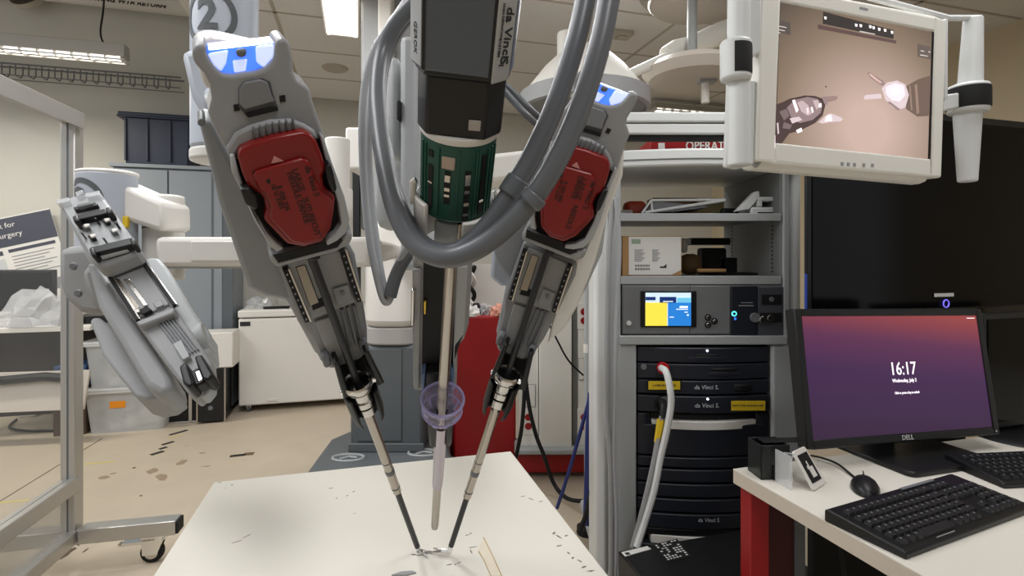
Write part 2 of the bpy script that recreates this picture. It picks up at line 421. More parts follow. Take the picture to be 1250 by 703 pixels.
# ---- chest freezer
pf = on_z(291, 505, 0); pf2 = U(294, 379, pf.y)
hF = pf2.z
t = thing('chest_freezer', pf, 'white chest freezer with papers and tools on its lid', 'freezer', rz=PHI)
wF = 1.25
obj('freezer_body', MB().b2((0, 0, .06), (wF, .48, hF-.07)), m_white, t, bevel=.012)
obj('lid', MB().b2((-.004, -.01, hF-.062), (wF+.004, .48, hF)), m_white, t, bevel=.012)
obj('badge', MB().b2((.012, -.004, hF-.13), (.09, 0, hF-.095)), m_ink, t)
obj('drain_cap', MB().b2((.22, -.008, .085), (.3, 0, .11)), m_white, t, bevel=.004)
for x, y in ((.07, .06), (wF-.07, .06), (.07, .42), (wF-.07, .42)):
    cw = obj('caster', MB().cyl((x-.012, y, .028), (x+.012, y, .028), .028, 16), m_steelgrey_d, t)
    obj('caster_fork', MB().b2((x-.018, y-.02, .03), (x+.018, y+.02, .06)), m_steel, cw)
MF = W[t.name]
def crumple(name, M, sx, sy, sz, m, label, cat, n=60, seed=1, parent=None):
    rnd = random.Random(seed); bm = bmesh.new()
    bmesh.ops.create_icosphere(bm, subdivisions=3, radius=1)
    for v in bm.verts:
        k = 1+rnd.uniform(-.28, .28)
        v.co = V((v.co.x*sx*k, v.co.y*sy*k, max(-.02, v.co.z)*sz*k))
    me = bpy.data.meshes.new(name); bm.to_mesh(me); bm.free(); me.materials.append(m)
    o = link(name, me, parent, M)
    return tag(o, label, cat) if not parent else o
m_bag = mat('clear_crinkled_bag', (225, 227, 230), .15, alpha=.45)
crumple('plastic_bag', MF @ MX.Translation((.12, .2, hF)), .1, .1, .09, m_bag, 'crinkled clear plastic bag on the corner of the freezer lid', 'bag', seed=2)
t2 = thing('screwdriver', None, 'orange handled screwdriver lying on the freezer lid', 'tool', M=MF @ MX.Translation((.42, .06, hF+.02)))
obj('handle', MB().cyl((.06, 0, 0), (.2, 0, 0), .02, 12), m_orange, t2, bevel=.005)
obj('blade', MB().cyl((-.1, 0, 0), (.06, 0, 0), .006, 8), m_blackm, t2)
single('pliers', MB().tube([(0, 0, .012), (.1, .01, .012), (.2, .05, .012)], .01, 8).tube([(0, 0, .012), (.1, .03, .012), (.2, .0, .012)], .01, 8), m_blackm, 'black pliers lying between screwdriver and plastic bag on the freezer', 'tool', M=MF @ MX.Translation((.18, .06, hF)))
single('clamp_stand', MB().b2((-.04, -.04, 0), (.04, .04, .02)).cyl((0, 0, .02), (0, 0, .16), .012, 10).cyl((-.04, 0, .15), (.05, 0, .15), .012, 10), m_alu, 'small metal clamp standing on the freezer lid beside the crinkled bag', 'clamp', M=MF @ MX.Translation((.26, .22, hF)))
# ---- black tower computer with a white box on top, metal edged case, plastic tubs
pp = on_z(241, 518, 0)
t = thing('computer_tower', pp, 'black tower computer on the floor left of the freezer', 'computer', rz=PHI)
hP = U(241, 451, pp.y).z
obj('tower_body', MB().b2((0, .01, .015), (.19, .24, hP)), m_black, t, bevel=.006)
obj('front_panel', MB().b2((-.002, 0, .015), (.192, .015, hP+.002)), m_black, t, bevel=.004)
obj('badge', MB().lathe([(0, 0), (.018, 0)], 16, front_at(.09, -.001, .12)), m_shell_d, t)
for x in (-.002, .192):
    obj('edge_trim', MB().cyl((x, 0, .0), (x, 0, hP), .006, 8), m_steel, t)
hW = U(241, 407, pp.y).z-hP
single('white_box', MB().b2((-.005, 0, 0), (.25, .24, hW)), m_white, 'plain white box standing on the black tower computer', 'box', M=W[t.name] @ MX.Translation((0, .0, hP+.002)), bevel=.01)
pc = on_z(203, 518, 0)
t = thing('equipment_case', pc, 'black equipment case with silver aluminium edges beside the tower computer', 'case', rz=PHI)
hc = .40; wc = .24
obj('case_panel', MB().b2((.005, .005, .005), (wc-.005, .24, hc-.005)), m_blackm, t)
for x0, x1, z0, z1 in ((0, .012, 0, hc), (wc-.012, wc, 0, hc), (0, wc, 0, .014), (0, wc, hc-.014, hc), (wc*.64, wc*.74, 0, hc)):
    obj('edge_trim', MB().b2((x0, -.004, z0), (x1, .012, z1)), m_alu, t, bevel=.002)
for px, py in ((0, 0), (wc, 0)):
    obj('corner_cap', MB().ball((px, .0, .012), .014, 10), m_steel, t)
def tub(p, wd, dp, h, label, sticker=False, rz=PHI):
    t = thing('storage_tub', p, label, 'tub', rz=rz)
    b = MB(); k = .88
    outer = round_rect(-wd/2*k, -dp/2*k, wd/2*k, dp/2*k, .05); top = round_rect(-wd/2, -dp/2, wd/2, dp/2, .05); n = len(outer)
    b.add([(x, y, 0) for x, y in outer]+[(x, y, h) for x, y in top], [tuple(range(n))]+[(i, (i+1) % n, n+(i+1) % n, n+i) for i in range(n)])
    obj('tub_wall', b, m_tub, t)
    b = MB().prism(round_rect(-wd/2-.025, -dp/2-.025, wd/2+.025, dp/2+.025, .06), h-.012, h+.022)
    obj('lid', b, m_tub, t, bevel=.006)
    if sticker:
        obj('sticker', MB().box((-.05, -dp/2*.955-.004, h*.68), (.10, .003, .05), MX.Identity(4)), m_orange, t, bevel=.001)
    rnd = random.Random(4)
    for i in range(4):
        crumple('tub_content', W[t.name] @ MX.Translation((rnd.uniform(-.12, .12), rnd.uniform(-.05, .1), .02)), .1, .09, h*rnd.uniform(.3, .7), [m_paper, m_grey_ink, m_cream, m_grey_ink][i], None, None, seed=i+20, parent=t)
    return t
pt = RM(uv(on_z(157, 525, 0))[0], 4.74, 0)
tub(pt, .54, .34, .31, 'translucent lidded plastic tub with orange sticker, lower of two stacked', True)
tub(pt+V((-.01, 0, .335)), .52, .33, .32, 'translucent plastic tub stacked on the tub with orange sticker')
# ---- wall desk on the left with its things
zD = .80
da = uv(on_z(-20, 406, zD)); vD = 4.55
uL = uv(on_v(-60, 400, vD))[0]; uR = uv(on_v(110, 392, vD))[0]
t = thing('wall_desk', RM(uL, vD, 0), 'white topped desk against the back wall behind the glass partition', 'desk')
LD = uR-uL
obj('desk_top', MB().b2((0, 0, zD-.035), (LD, .38, zD)), m_white, t, bevel=.004)
for x in (.05, LD-.06):
    for y in ((.05, .33) if x < LD/2 else (.33,)):
        obj('leg', MB().b2((x-.025, y-.025, 0), (x+.025, y+.025, zD-.035)), m_steelgrey_d, t)
obj('back_panel', MB().b2((.05, .34, .1), (LD-.02, .36, zD-.05)), mat('dark_backdrop', (62, 56, 52), .7), t)  # dark backdrop sheet added for the dark clutter under the desk
MDK = W[t.name]
def at_desk(px, py, z=zD):
    return on_z(px, py, z)
mb = MX.Translation(on_v(30, 388, vD+.2)) @ RZ
zz = zD-mb.translation.z
t = thing('desktop_monitor', None, 'black switched off monitor on the white wall desk below the poster', 'monitor', M=mb)
wm = (on_v(62, 360, vD+.25)-on_v(-12, 360, vD+.25)).length; hm = on_v(30, 329, vD+.25).z
z0 = mb.translation.z
obj('bezel', MB().b2((-wm/2, 0, zD+.1-z0), (wm/2, .04, hm-z0)), m_black, t, bevel=.006)
obj('screen', MB().b2((-wm/2+.02, -.003, zD+.125-z0), (wm/2-.02, .0, hm-z0-.02)), m_screen_off, t)
obj('stand', MB().b2((-.04, .02, zD-z0+.01), (.04, .05, zD+.15-z0)), m_black, t)
obj('stand_base', MB().b2((-.13, -.08, zD-z0), (.13, .12, zD-z0+.012)), m_black, t, bevel=.004)
crumple('plastic_bag', MX.Translation(on_v(47, 397, vD+.05)) @ RZ, .2, .06, .24, m_bag, 'crinkled clear plastic bag on the wall desk before the dark monitor', 'bag', seed=5)
for px, ww, hh, m, lab, nm in ((12, .2, .05, m_paper, 'white folder stack on the wall desk under the dark monitor', 'folder'), (84, .22, .04, m_blackm, 'flat black device on the wall desk beside the partition post', 'device'), (108, .2, .06, m_black, 'black boxy device at the end of the wall desk', 'device')):
    p = on_v(px, 395, vD+.12)
    single(nm, MB().b2((-ww/2, 0, 0), (ww/2, .25, hh)), m, lab, nm, M=MX.Translation((p.x, p.y, zD)) @ RZ, bevel=.004)
# things under the wall desk
p = on_v(104, 452, vD+.1)
single('blue_crate', MB().b2((-.2, 0, 0), (-.0, .25, .17)), mat('crate_blue', (58, 84, 120), .5), 'blue storage crate under the wall desk beside the stacked tubs', 'crate', M=MX.Translation(RM(uv(p)[0]+.02, vD+.06, .34)) @ RZ, bevel=.01)
single('brown_carton', MB().b2((-.2, 0, 0), (-.0, .25, .338)), mat('brown_carton', (86, 70, 58), .7, noise=.2, scale=10), 'dark brown carton under the blue crate and the wall desk', 'carton', M=MX.Translation(RM(uv(p)[0]+.02, vD+.06, 0)) @ RZ, bevel=.005)
p = on_v(35, 475, vD-.1)
t = thing('leaning_board', p, 'white board leaning under the wall desk behind the glass partition', 'board', M=MX.Translation(p) @ MX.Rotation(PHI-.12, 4, 'Z') @ MX.Rotation(-.25, 4, 'X'))
obj('panel', MB().b2((-.6, 0, -.15), (.36, .02, .12)), mat('dull_board', (196, 188, 178), .6), t, bevel=.003, )
obj('power_adapter', MB().tube([(-.2, -.03, .06), (.1, -.03, .08), (.3, -.03, .06)], .03, 8), m_black, t)
p = on_z(22, 510, 0)
t = thing('power_strip', p, 'white power strip with plugs on the floor before the wall desk', 'power strip')
obj('strip_body', MB().b2((0, 0, 0), (.12, .08, .05)), m_white, t, bevel=.008)
obj('strip_bar', MB().b2((.12, .03, .02), (.78, .06, .05)), m_white, t, bevel=.006)
for x in (.22, .42, .62): obj('plug', MB().b2((x, .0, .03), (x+.08, .06, .08)), m_black, t, bevel=.008)
single('looped_cable', MB().tube(spline([on_z(20, 512, .01), on_z(12, 522, .01), on_z(40, 526, .01), on_z(90, 524, .01), on_z(110, 517, .01), on_z(104, 510, .01), on_z(85, 512, .01)]), .009, 6), m_blackm, 'black power cord looping on the floor under the power strip', 'cord')
# ---- poster
pa = on_v(-8, 267, 5.3); pb = on_v(60, 256, 5.3)
MP = MX.Translation(on_v(72, 352, 5.30)) @ RZ @ MX.Rotation(math.radians(9.5), 4, 'Y').inverted()
t = thing('research_poster', None, 'research poster with navy heading tilted on the back wall', 'poster', M=MX.Translation(on_v(60, 254, 5.32)) @ RZ @ MX.Rotation(math.radians(-15), 4, 'Y'))
hb = on_v(60, 254, 5.32).z-on_v(60, 352, 5.32).z
obj('sheet', MB().b2((-1.0, 0, -hb-.1), (0, .01, 0)), m_paper, t)
navy = mat('poster_navy', (34, 38, 62), .6)
obj('heading_band', MB().b2((-1.0, -.002, -.24), (-.0, 0, -.01)), navy, t)
letter('ework for', .06, m_paper, t, front_at(-.26, -.004, -.07), align='RIGHT', extrude=.0008)
letter('Base Surgery', .06, m_paper, t, front_at(-.23, -.004, -.15), align='RIGHT', extrude=.0008)
obj('subheading_bar', MB().b2((-.36, -.003, -.29), (-.03, -.001, -.265)), navy, t)
obj('subheading_bar', MB().b2((-.86, -.003, -.30), (-.40, -.001, -.265)), navy, t)
for i in range(9):
    obj('text_line', MB().b2((-.35, -.002, -.33-.026*i), (-.05-.04*(i % 3), -.0005, -.323-.026*i)), m_grey_ink, t, smooth=0)
obj('figure_print', MB().b2((-.86, -.002, -.52), (-.40, -.0005, -.33)), mat('print_grey', (200, 202, 206), .7), t)
obj('figure_print', MB().b2((-.34, -.002, -.66), (-.2, -.0005, -.57)), m_shell_d, t)
obj('figure_print', MB().b2((-.17, -.002, -.66), (-.04, -.0005, -.57)), m_grey_ink, t)
# ---- glass partition on wheels
pp = U(87, 650, 2.2)
uP, vP = uv(pp)
zb, ztp = .15, 1.87
t = thing('glass_partition', RM(uP, vP, 0), 'wheeled aluminium framed partition with clear glazing, a caster at its foot', 'partition', rz=math.radians(12.5))
def bar(lo, hi, nm='post'):
    o = obj(nm, MB().b2(lo, hi), m_alu, t, bevel=.004)
    return o
b = bar((-.022, -.035, zb-.03), (.03, .03, ztp))
obj('groove', MB().b2((-.024, -.012, zb), (-.018, .0, ztp-.02)), m_steelgrey_d, b)
obj('groove', MB().b2((.002, -.037, zb), (.007, -.034, ztp-.02)), m_steelgrey_d, b)
LP = 1.75
b = bar((-.02, -LP, ztp-.03), (.04, .02, ztp+.025), 'top_rail')
obj('rail_lip', MB().b2((.04, -LP, ztp-.045), (.048, 0, ztp-.03)), m_alu, b)
bar((-.02, -LP, .33), (.035, 0, .39), 'middle_rail')
bar((-.02, -LP, zb-.03), (.035, 0, zb+.025), 'bottom_rail')
bar((-.022, -LP-.05, zb-.03), (.05, -LP+.02, ztp), 'post')
obj('glass_pane', MB().b2((.003, -LP, .39), (.009, -.05, ztp-.03)), m_film, t, smooth=0)
obj('glass_pane', MB().b2((.003, -LP, zb+.02), (.009, -.05, .33)), mat('grey_film', (190, 190, 186), .3, alpha=.4), t, smooth=0)
ft = obj('foot', MB().b2((.04, -.04, zb-.03), (.40, .03, zb+.03)), m_alu, t, bevel=.004)
obj('end_cap', MB().b2((.395, -.038, zb-.026), (.41, .028, zb+.026)), m_blackm, ft, bevel=.003)
cs = obj('caster_wheel', MB().cyl((.30, -.014, .045), (.30, .014, .045), .045, 24), m_blackm, t, bevel=.006)
obj('wheel_hub', MB().cyl((.30, -.018, .045), (.30, .018, .045), .026, 20), m_steel, cs)
fk = obj('caster_fork', MB().prism([(.27, .04), (.325, .04), (.355, .115), (.265, .115)], -.026, -.02, axes((1, 0, 0), (0, 0, 1), (0, 1, 0))).prism([(.27, .04), (.325, .04), (.355, .115), (.265, .115)], .02, .026, axes((1, 0, 0), (0, 0, 1), (0, 1, 0))).b2((.265, -.026, .1), (.355, .026, .108)).cyl((.33, 0, .1), (.33, 0, .122), .03, 16), m_chrome, t)
obj('brake_lever', MB().b2((.19, -.02, .085), (.30, .02, .097)).ball((.19, 0, .088), .02, 10, (1, 1, .5)), m_chrome, fk)
for k in (0,):
    obj('foot', MB().b2((-.40, -LP-.02, zb-.03), (.40, -LP+.05, zb+.03)), m_alu, t, bevel=.004)
obj('foot', MB().b2((-.40, -.04, zb-.03), (-.02, .03, zb+.03)), m_alu, t, bevel=.004)
for x, y in ((-.33, 0), (-.33, -LP), (.33, -LP)):
    obj('caster_wheel', MB().cyl((x, y-.014, .045), (x, y+.014, .045), .045, 20).b2((x-.02, y-.02, .05), (x+.02, y+.02, .12)), m_blackm, t)
# ------------------------------------------------------------------ training table
HT = .84
t = thing('training_table', RM(0, 0, 0), 'white topped table under the three instrument tips, scuffed and marked', 'table')
TT = obj('table_top', MB().b2((-.281, .40, HT-.03), (.34, 1.195, HT)), m_table, t, bevel=.0025)
for x in (-.25, .31):
    for y in (.44, 1.15):
        obj('leg', MB().b2((x-.02, y-.02, 0), (x+.02, y+.02, HT-.03)), m_alu, t)
obj('apron', MB().b2((-.25, .46, HT-.09), (.31, .48, HT-.03)), m_alu, t)
m_scuff = mat('table_scuff', (120, 116, 110), .8, noise=.3, scale=200)
m_tear = mat('torn_veneer', (222, 212, 192), .8, noise=.1, scale=60)
m_teare = mat('tear_edge', (190, 168, 136), .8)
def on_table(px, py): return on_z(px, py, HT)
def scuff(px, py, L, wd, a, m=m_scuff):
    rnd = random.Random(int(px*7+py)); n = 9
    pts = [(L/2*math.cos(2*math.pi*i/n)*rnd.uniform(.4, 1), wd/2*math.sin(2*math.pi*i/n)*rnd.uniform(.3, 1)) for i in range(n)]
    obj('scuff_mark', MB().prism(pts, 0, .0004), m, TT, MX.Translation(on_table(px, py)) @ MX.Rotation(math.radians(a), 4, 'Z'), smooth=0)
for px, py, L, wd, a in ((404, 596, .010, .003, 20), (411, 608, .006, .004, 60), (424, 605, .008, .003, 30), (432, 600, .007, .003, 40), (433, 627, .004, .003, 0), (571, 653, .013, .003, 30), (575, 651, .008, .003, 120), (560, 687, .012, .003, 40), (556, 689, .006, .003, 110), (549, 689, .012, .003, 20),
        (676, 651, .012, .006, 60), (682, 655, .016, .004, 130), (691, 654, .008, .005, 30), (683, 666, .012, .004, 20), (694, 675, .010, .004, 120), (699, 681, .008, .005, 60), (708, 685, .014, .004, 130), (713, 692, .012, .004, 30), (721, 697, .015, .004, 10), (638, 606, .012, .003, 20), (648, 609, .016, .003, 140), (660, 612, .010, .003, 30),
        (283, 592, .006, .004, 0), (275, 596, .004, .002, 40), (516, 677, .02, .004, 30), (506, 677, .02, .004, 170), (577, 668, .02, .002, 20), (575, 673, .018, .003, 110), (268, 589, .01, .003, 20), (290, 661, .02, .0015, 40), (300, 655, .02, .0015, 60)):
    scuff(px, py, L, wd, a)
ptear = [on_table(*p) for p in ((589, 658), (593, 657), (603, 680), (612, 703), (599, 703), (587, 676), (584, 672))]
obj('veneer_tear', MB().prism([(p.x, p.y) for p in ptear], HT, HT+.0006), m_tear, TT, MX.Identity(4), smooth=0)
obj('tear_edge', MB().tube([on_table(*p) for p in ((590, 656), (602, 680), (613, 705))], .0012, 5), m_teare, TT, MX.Identity(4))
obj('tear_edge', MB().tube([on_table(*p) for p in ((584, 673), (591, 684), (600, 705))], .001, 5), m_teare, TT, MX.Identity(4))
pts = [on_table(*p) for p in ((478, 703), (490, 699), (503, 698), (508, 700), (496, 703))]
single('metal_blade', MB().prism([(p.x, p.y) for p in pts], HT, HT+.002), m_shell, 'thin grey metal sliver lying on the white table edge below the instruments', 'blade')

# ------------------------------------------------------------------ surgical robot
rob = thing('surgical_robot', (-.73, 3.0, 0), 'grey and white four armed surgical robot on a wide dark base', 'robot', rz=0)
# base
pts = [(-1.06, 2.45), (-1.055, 2.72), (-1.10, 3.22), (-1.01, 3.42), (-.40, 3.42), (-.35, 3.05), (-.315, 2.9), (-.30, 2.45), (-.45, 2.3), (-.9, 2.3)]
base = obj('base', MB().prism(pts, .03, .2, None, .985), m_colgrey, rob, MX.Identity(4), bevel=.02)
for px, x in ((425, -.93), (517, -.44)):
    p = on_z(px, 559 if px < 450 else 553, .2)
    obj('emblem', MB().tube([(p.x+.085*math.cos(a), p.y+.05*math.sin(a), .203) for a in [2*math.pi*i/24 for i in range(24)]], .007, 5, closed=True).tube([(p.x-.04, p.y-.02, .203), (p.x, p.y+.015, .203), (p.x+.05, p.y, .203)], .007, 5), m_cart, base, MX.Identity(4))
col = obj('column', MB().b2((-.914, 3.0, .2), (-.50, 3.36, .80)), m_colgrey, rob, MX.Identity(4), bevel=.02)
obj('column_panel', MB().b2((-.87, 2.992, .26), (-.62, 3.0, .78)), m_colgrey, col, MX.Identity(4), bevel=.006)
obj('column_skirt', MB().b2((-.92, 2.985, .2), (-.495, 3.0, .25)), m_colgrey, col, MX.Identity(4), bevel=.006)
cu = MB().prism(round_rect(-.85, 2.98, -.52, 3.3, .12, 8), .80, .90)
obj('collar', cu, mat('collar_grey', (170, 168, 164), .45), rob, MX.Identity(4), bevel=.01)
obj('column_cover', MB().prism(round_rect(-.845, 2.96, -.52, 3.3, .12, 8), .90, 1.50), m_white, rob, MX.Identity(4), bevel=.04)
obj('mast', MB().b2((-.87, 3.05, 1.45), (-.46, 3.3, 2.9)), m_shell, rob, MX.Identity(4), bevel=.02)
obj('mast_rail', MB().b2((-.905, 3.02, 1.1), (-.868, 3.06, 2.0)), m_blackm, rob, MX.Identity(4))
# white end box and joint cylinders behind the manipulators
def ubox(px0, py0, px1, py1, d, dep):
    a, b = U(px0, py0, d), U(px1, py1, d)
    return MB().b2((a.x, d, b.z), (b.x, d+dep, a.z))
obj('end_box', ubox(421, 155, 442, 206, 2.2, .2), m_white, rob, MX.Identity(4), bevel=.01)
def vcyl(nm, px0, px1, py0, py1, d, m, parent=rob, bevel=.006, n=40):
    a, b = U(px0, py0, d), U(px1, py1, d); r = (b.x-a.x)/2; x = (a.x+b.x)/2
    return obj(nm, MB().cyl((x, d+r, b.z), (x, d+r, a.z), r, n), m, parent, MX.Identity(4), bevel=bevel), V((x, d+r, 0)), r
vcyl('setup_joint', 392, 422, 166, 240, 1.9, m_white)
vcyl('setup_joint', 385, 424, 228, 300, 1.9, m_white)
def two_badge(parent, c, r, zc, rr, ang):
    """a ring with the figure 2 wrapped on a cylinder"""
    def wrap(me):
        for v in me.vertices:
            a = v.co.x/r+ang
            k = r+.0012+v.co.z
            v.co = (c.x+k*math.sin(a), c.y-k*math.cos(a), zc+v.co.y)
    n = 40; ri = rr*.79; mb = MB(); vs = []; fs = []
    for i in range(n):
        a = 2*math.pi*i/n
        vs += [(rr*math.cos(a), rr*math.sin(a), 0), (ri*math.cos(a), ri*math.sin(a), 0)]
    for i in range(n):
        j = (i+1) % n; fs.append((2*i, 2*j, 2*j+1, 2*i+1))
    me = mb.add(vs, fs).mesh('number_ring'); wrap(me); obj('number_ring', me, m_colgrey, parent, MX.Identity(4), smooth=0)
    me = text_mesh('2', rr*1.5, extrude=.0002, bold=.03)
    bmx = bmesh.new(); bmx.from_mesh(me); bmesh.ops.subdivide_edges(bmx, edges=[e for e in bmx.edges if e.calc_length() > .008], cuts=2); bmesh.ops.triangulate(bmx, faces=bmx.faces); bmx.to_mesh(me); bmx.free()
    wrap(me); obj('number', me, m_colgrey, parent, MX.Identity(4), smooth=0)
# upper joint with the big 2
j1, c1, r1 = vcyl('setup_joint', 214, 293, -60, 176, 1.1, m_shell_l)
j1c, _, _ = vcyl('joint_cap', 212, 296, 176, 192, 1.1, m_white, j1)
two_badge(j1, c1, r1, U(258, 21, 1.1+.01).z, .058, -.02)
# link from the joint to the manipulator behind its left shoulder
obj('arm_link', MB().prism([(p.x, p.z) for p in [U(*q, .86) for q in ((216, 60), (262, 52), (300, 80), (300, 150), (262, 170), (230, 120))]], -.0, .14, axes((1, 0, 0), (0, 0, 1), (0, 1, 0), (0, .86, 0))), m_shell_l, rob, MX.Identity(4), bevel=.015)
# lower left joint, its bracket, beam
j2, c2, r2 = vcyl('setup_joint', 74, 139, 207, 330, 1.22, m_shell_l)
two_badge(j2, c2, r2, U(95, 246, 1.22).z, .056, -.35)
vcyl('joint_cap', 73, 140, 204, 210, 1.22, m_white, j2)
obj('bracket', MB().prism([(p.x, p.z) for p in [U(*q, 1.26) for q in ((130, 216), (200, 247), (201, 280), (192, 282), (130, 262))]], 0, .11, axes((1, 0, 0), (0, 0, 1), (0, 1, 0), (0, 1.26, 0))), m_white, rob, MX.Identity(4), bevel=.012)
j3, _, _ = vcyl('setup_joint', 162, 208, 236, 342, 1.3, m_white)
j4, _, _ = vcyl('joint_seam', 161.5, 208.5, 276, 278, 1.298, m_shell_d, j3, bevel=0)
obj('sensor_label', ubox(148, 264, 155, 278, 1.255, .01), m_yellow, rob, MX.Identity(4), bevel=.002)
bm_ = obj('beam', ubox(188, 289, 452, 326, 1.25, .12), m_white, rob, MX.Identity(4), bevel=.012)
obj('beam_cover', ubox(232, 294, 300, 319, 1.246, .01), m_white, bm_, MX.Identity(4), bevel=.003)
obj('beam_plate', ubox(196, 324, 300, 328, 1.26, .1), m_cart, bm_, MX.Identity(4))
# right beam sloping up behind the camera head
obj('beam', MB().prism([(p.x, p.z) for p in [U(*q, 1.15) for q in ((560, 192), (690, 177), (690, 212), (560, 226))]], 0, .1, axes((1, 0, 0), (0, 0, 1), (0, 1, 0), (0, 1.15, 0))), m_white, rob, MX.Identity(4), bevel=.01)
obj('arm_link', ubox(600, 232, 616, 300, 1.3, .05), m_cream, rob, MX.Identity(4), bevel=.004)
# link panels behind the camera arm
obj('arm_link', ubox(488, 42, 512, 330, .74, .10), m_cart, rob, MX.Identity(4), bevel=.008)
obj('arm_link', ubox(473, 68, 487, 190, .80, .08), m_cart, rob, MX.Identity(4), bevel=.008)
obj('cable_port', ubox(484, 122, 489, 146, .735, .02), m_blackm, rob, MX.Identity(4), bevel=.002)
obj('arm_link', ubox(456, 190, 500, 280, .95, .06), m_cart, rob, MX.Identity(4), bevel=.02)
obj('mast_cover', ubox(461, -60, 478, 80, 2.98, .08), m_white, rob, MX.Identity(4), bevel=.01)
def strut(a, b, w_, m=m_white):
    obj('setup_link', MB().tube([a, b], w_, 16), m, rob, MX.Identity(4), bevel=.01)
strut(U(448, 307, 1.30), V((-.66, 3.1, 1.33)), .035)
strut(U(566, 209, 1.20), V((-.62, 3.1, 1.50)), .035)
strut(U(502, 150, .84), V((-.66, 3.1, 1.62)), .035, m_cart)
strut(U(686, 195, 1.18), U(700, 205, .66), .03)
strut(U(262, 118, 1.0), U(300, 130, .50), .022, m_shell_l)

# ---- left instrument arm
def dl(y): return .532/(1-.00109*(y-350))
fA = Fr(U(375, 300, dl(300)), U(375, 300, dl(300))-U(505, 655, dl(655)))
def build_manipulator(fr):
    M = fr.M
    shell = flat('manipulator', fr, [(234, 62), (240, 54), (252, 55), (252, 66), (256, 74), (261, 81), (266, 87), (273, 91), (284, 92), (297, 90), (311, 88), (322, 84), (329, 79), (333, 74), (335, 68), (336, 55), (337, 49), (349, 46), (354, 55), (357, 72), (358, 88), (363, 98), (378, 108), (381, 121), (386, 138), (394, 160), (404, 198), (419, 241), (428, 279), (431, 292), (425, 301), (410, 306), (337, 325), (329, 318), (330, 300), (312, 271), (299, 241), (284, 211), (280, 187), (271, 174), (261, 155), (254, 138), (258, 121), (256, 104), (249, 90), (236, 76)],
                 -.035, .012, m_shell, rob, bevel=.005, seg=3)
    def sub(nm, pts, z0, z1, m, b=.0015, **k): return flat(nm, fr, pts, z0, z1, m, shell, b, M, **k)
    # luminous handle window: deep lens with lighter side facets
    sub('lens', [(252, 62), (297, 57), (337, 52), (335, 72), (322, 85), (297, 91), (273, 92), (260, 80)], -.03, .004, m_led)
    sub('lens_facet', [(253, 66), (279, 61), (276, 78), (270, 88), (261, 80)], .004, .0075, m_led2)
    sub('lens_facet', [(312, 57), (335, 54), (334, 70), (322, 83), (313, 76)], .004, .0075, m_led2)
    sub('lens_facet', [(284, 74), (302, 72), (300, 87), (286, 89)], .004, .006, m_led2)
    sub('lens_button', [(288, 61), (301, 60), (301, 68), (295, 71), (289, 69)], .004, .010, m_shell_d, .002)
    # release latch
    sub('latch_recess', [(291, 130), (291, 108), (297, 100), (320, 95), (330, 100), (334, 116), (340, 134), (303, 144), (300, 141)], .012, .0128, mat('recess_grey', (84, 86, 90), .55))
    lt = sub('release_latch', [(292, 127), (292, 109), (298, 101), (318, 97), (327, 101), (331, 115), (336, 124), (299, 134)], .0128, .0155, mat('latch_grey', (128, 129, 132), .5), .001)
    sub('latch_slot', [(299, 138), (338, 129), (340, 135), (303, 144)], .0128, .014, m_blackm)
    for p in ((287, 132), (343, 121)):
        sub('symbol_plate', [(p[0]-2, p[1]-4), (p[0]+5, p[1]-5), (p[0]+6, p[1]+3), (p[0]-1, p[1]+4)], .012, .0126, m_blackm, 0)
    sub('bolt', [(246+5*math.cos(a*.5236), 150+5*math.sin(a*.5236)) for a in range(12)], -.03, .0, m_shell_d, .001)
    # finger ribs over the instrument bay
    bay = sub('bay_hood', [(276, 182), (287, 163), (305, 154), (330, 147), (356, 146), (372, 152), (384, 160), (390, 172), (376, 170), (360, 163), (325, 170), (295, 180), (288, 192), (282, 196)], .012, .019, m_shell, .003)
    for i in range(7):
        x = 308+i*8; y = 156-i*1.9
        sub('finger_rib', [(x, y), (x+2.6, y-.6), (x+5.4, y+13), (x+2.8, y+14)], .019, .0235, m_shell_d, .001)
    # raised rim around the instrument
    sub('bay_rim', [(281, 190), (286, 189), (292, 212), (300, 234), (312, 262), (326, 285), (338, 297), (347, 304), (338, 308), (329, 300), (311, 271), (298, 241), (283, 211)], .012, .024, m_cart, .003)
    sub('bay_rim', [(391, 166), (394, 165), (405, 198), (421, 241), (427, 268), (423, 284), (412, 294), (400, 300), (398, 295), (410, 286), (417, 274), (413, 248), (402, 214)], .012, .024, m_cart, .003)
    sub('bay_floor', [(283, 196), (392, 168), (402, 214), (416, 262), (400, 297), (345, 302), (312, 262)], .011, .0127, m_blackm, 0)
    # lip with its dark mouth
    sub('bay_lip', [(329, 312), (337, 327), (410, 308), (428, 298), (431, 286), (425, 284), (418, 291), (345, 310)], .0, .022, m_shell, .003)
    sub('bay_mouth', [(333, 311), (340, 321), (412, 302), (419, 293), (413, 290), (400, 295), (345, 309)], .022, .0228, m_blackm, 0)
    for pts in ([(293, 232), (304, 229), (313, 240), (316, 254), (311, 257), (300, 250)], [(397, 203), (404, 200), (408, 214), (412, 232), (407, 237), (400, 222)]):
        sub('latch_clip', pts, .02, .036, m_black, .002)
    # long beam behind the carriage
    sub('arm_beam', [(243, 150), (258, 148), (285, 200), (330, 290), (425, 290), (440, 355), (448, 425), (408, 448), (385, 432), (350, 368), (322, 362), (303, 352), (268, 250)], -.085, -.036, mat('beam_grey', (150, 153, 157), .48), .008, seg=3)
    # insertion axis with its rails
    sub('insertion_body', [(337, 318), (425, 296), (434, 312), (444, 370), (449, 402), (449, 428), (441, 439), (404, 452), (392, 442), (378, 412), (364, 394)], -.036, -.016, m_rail, .004)
    sub('rail_plate', [(351, 322), (415, 306), (434, 369), (375, 392)], -.016, -.012, m_shell, .001)
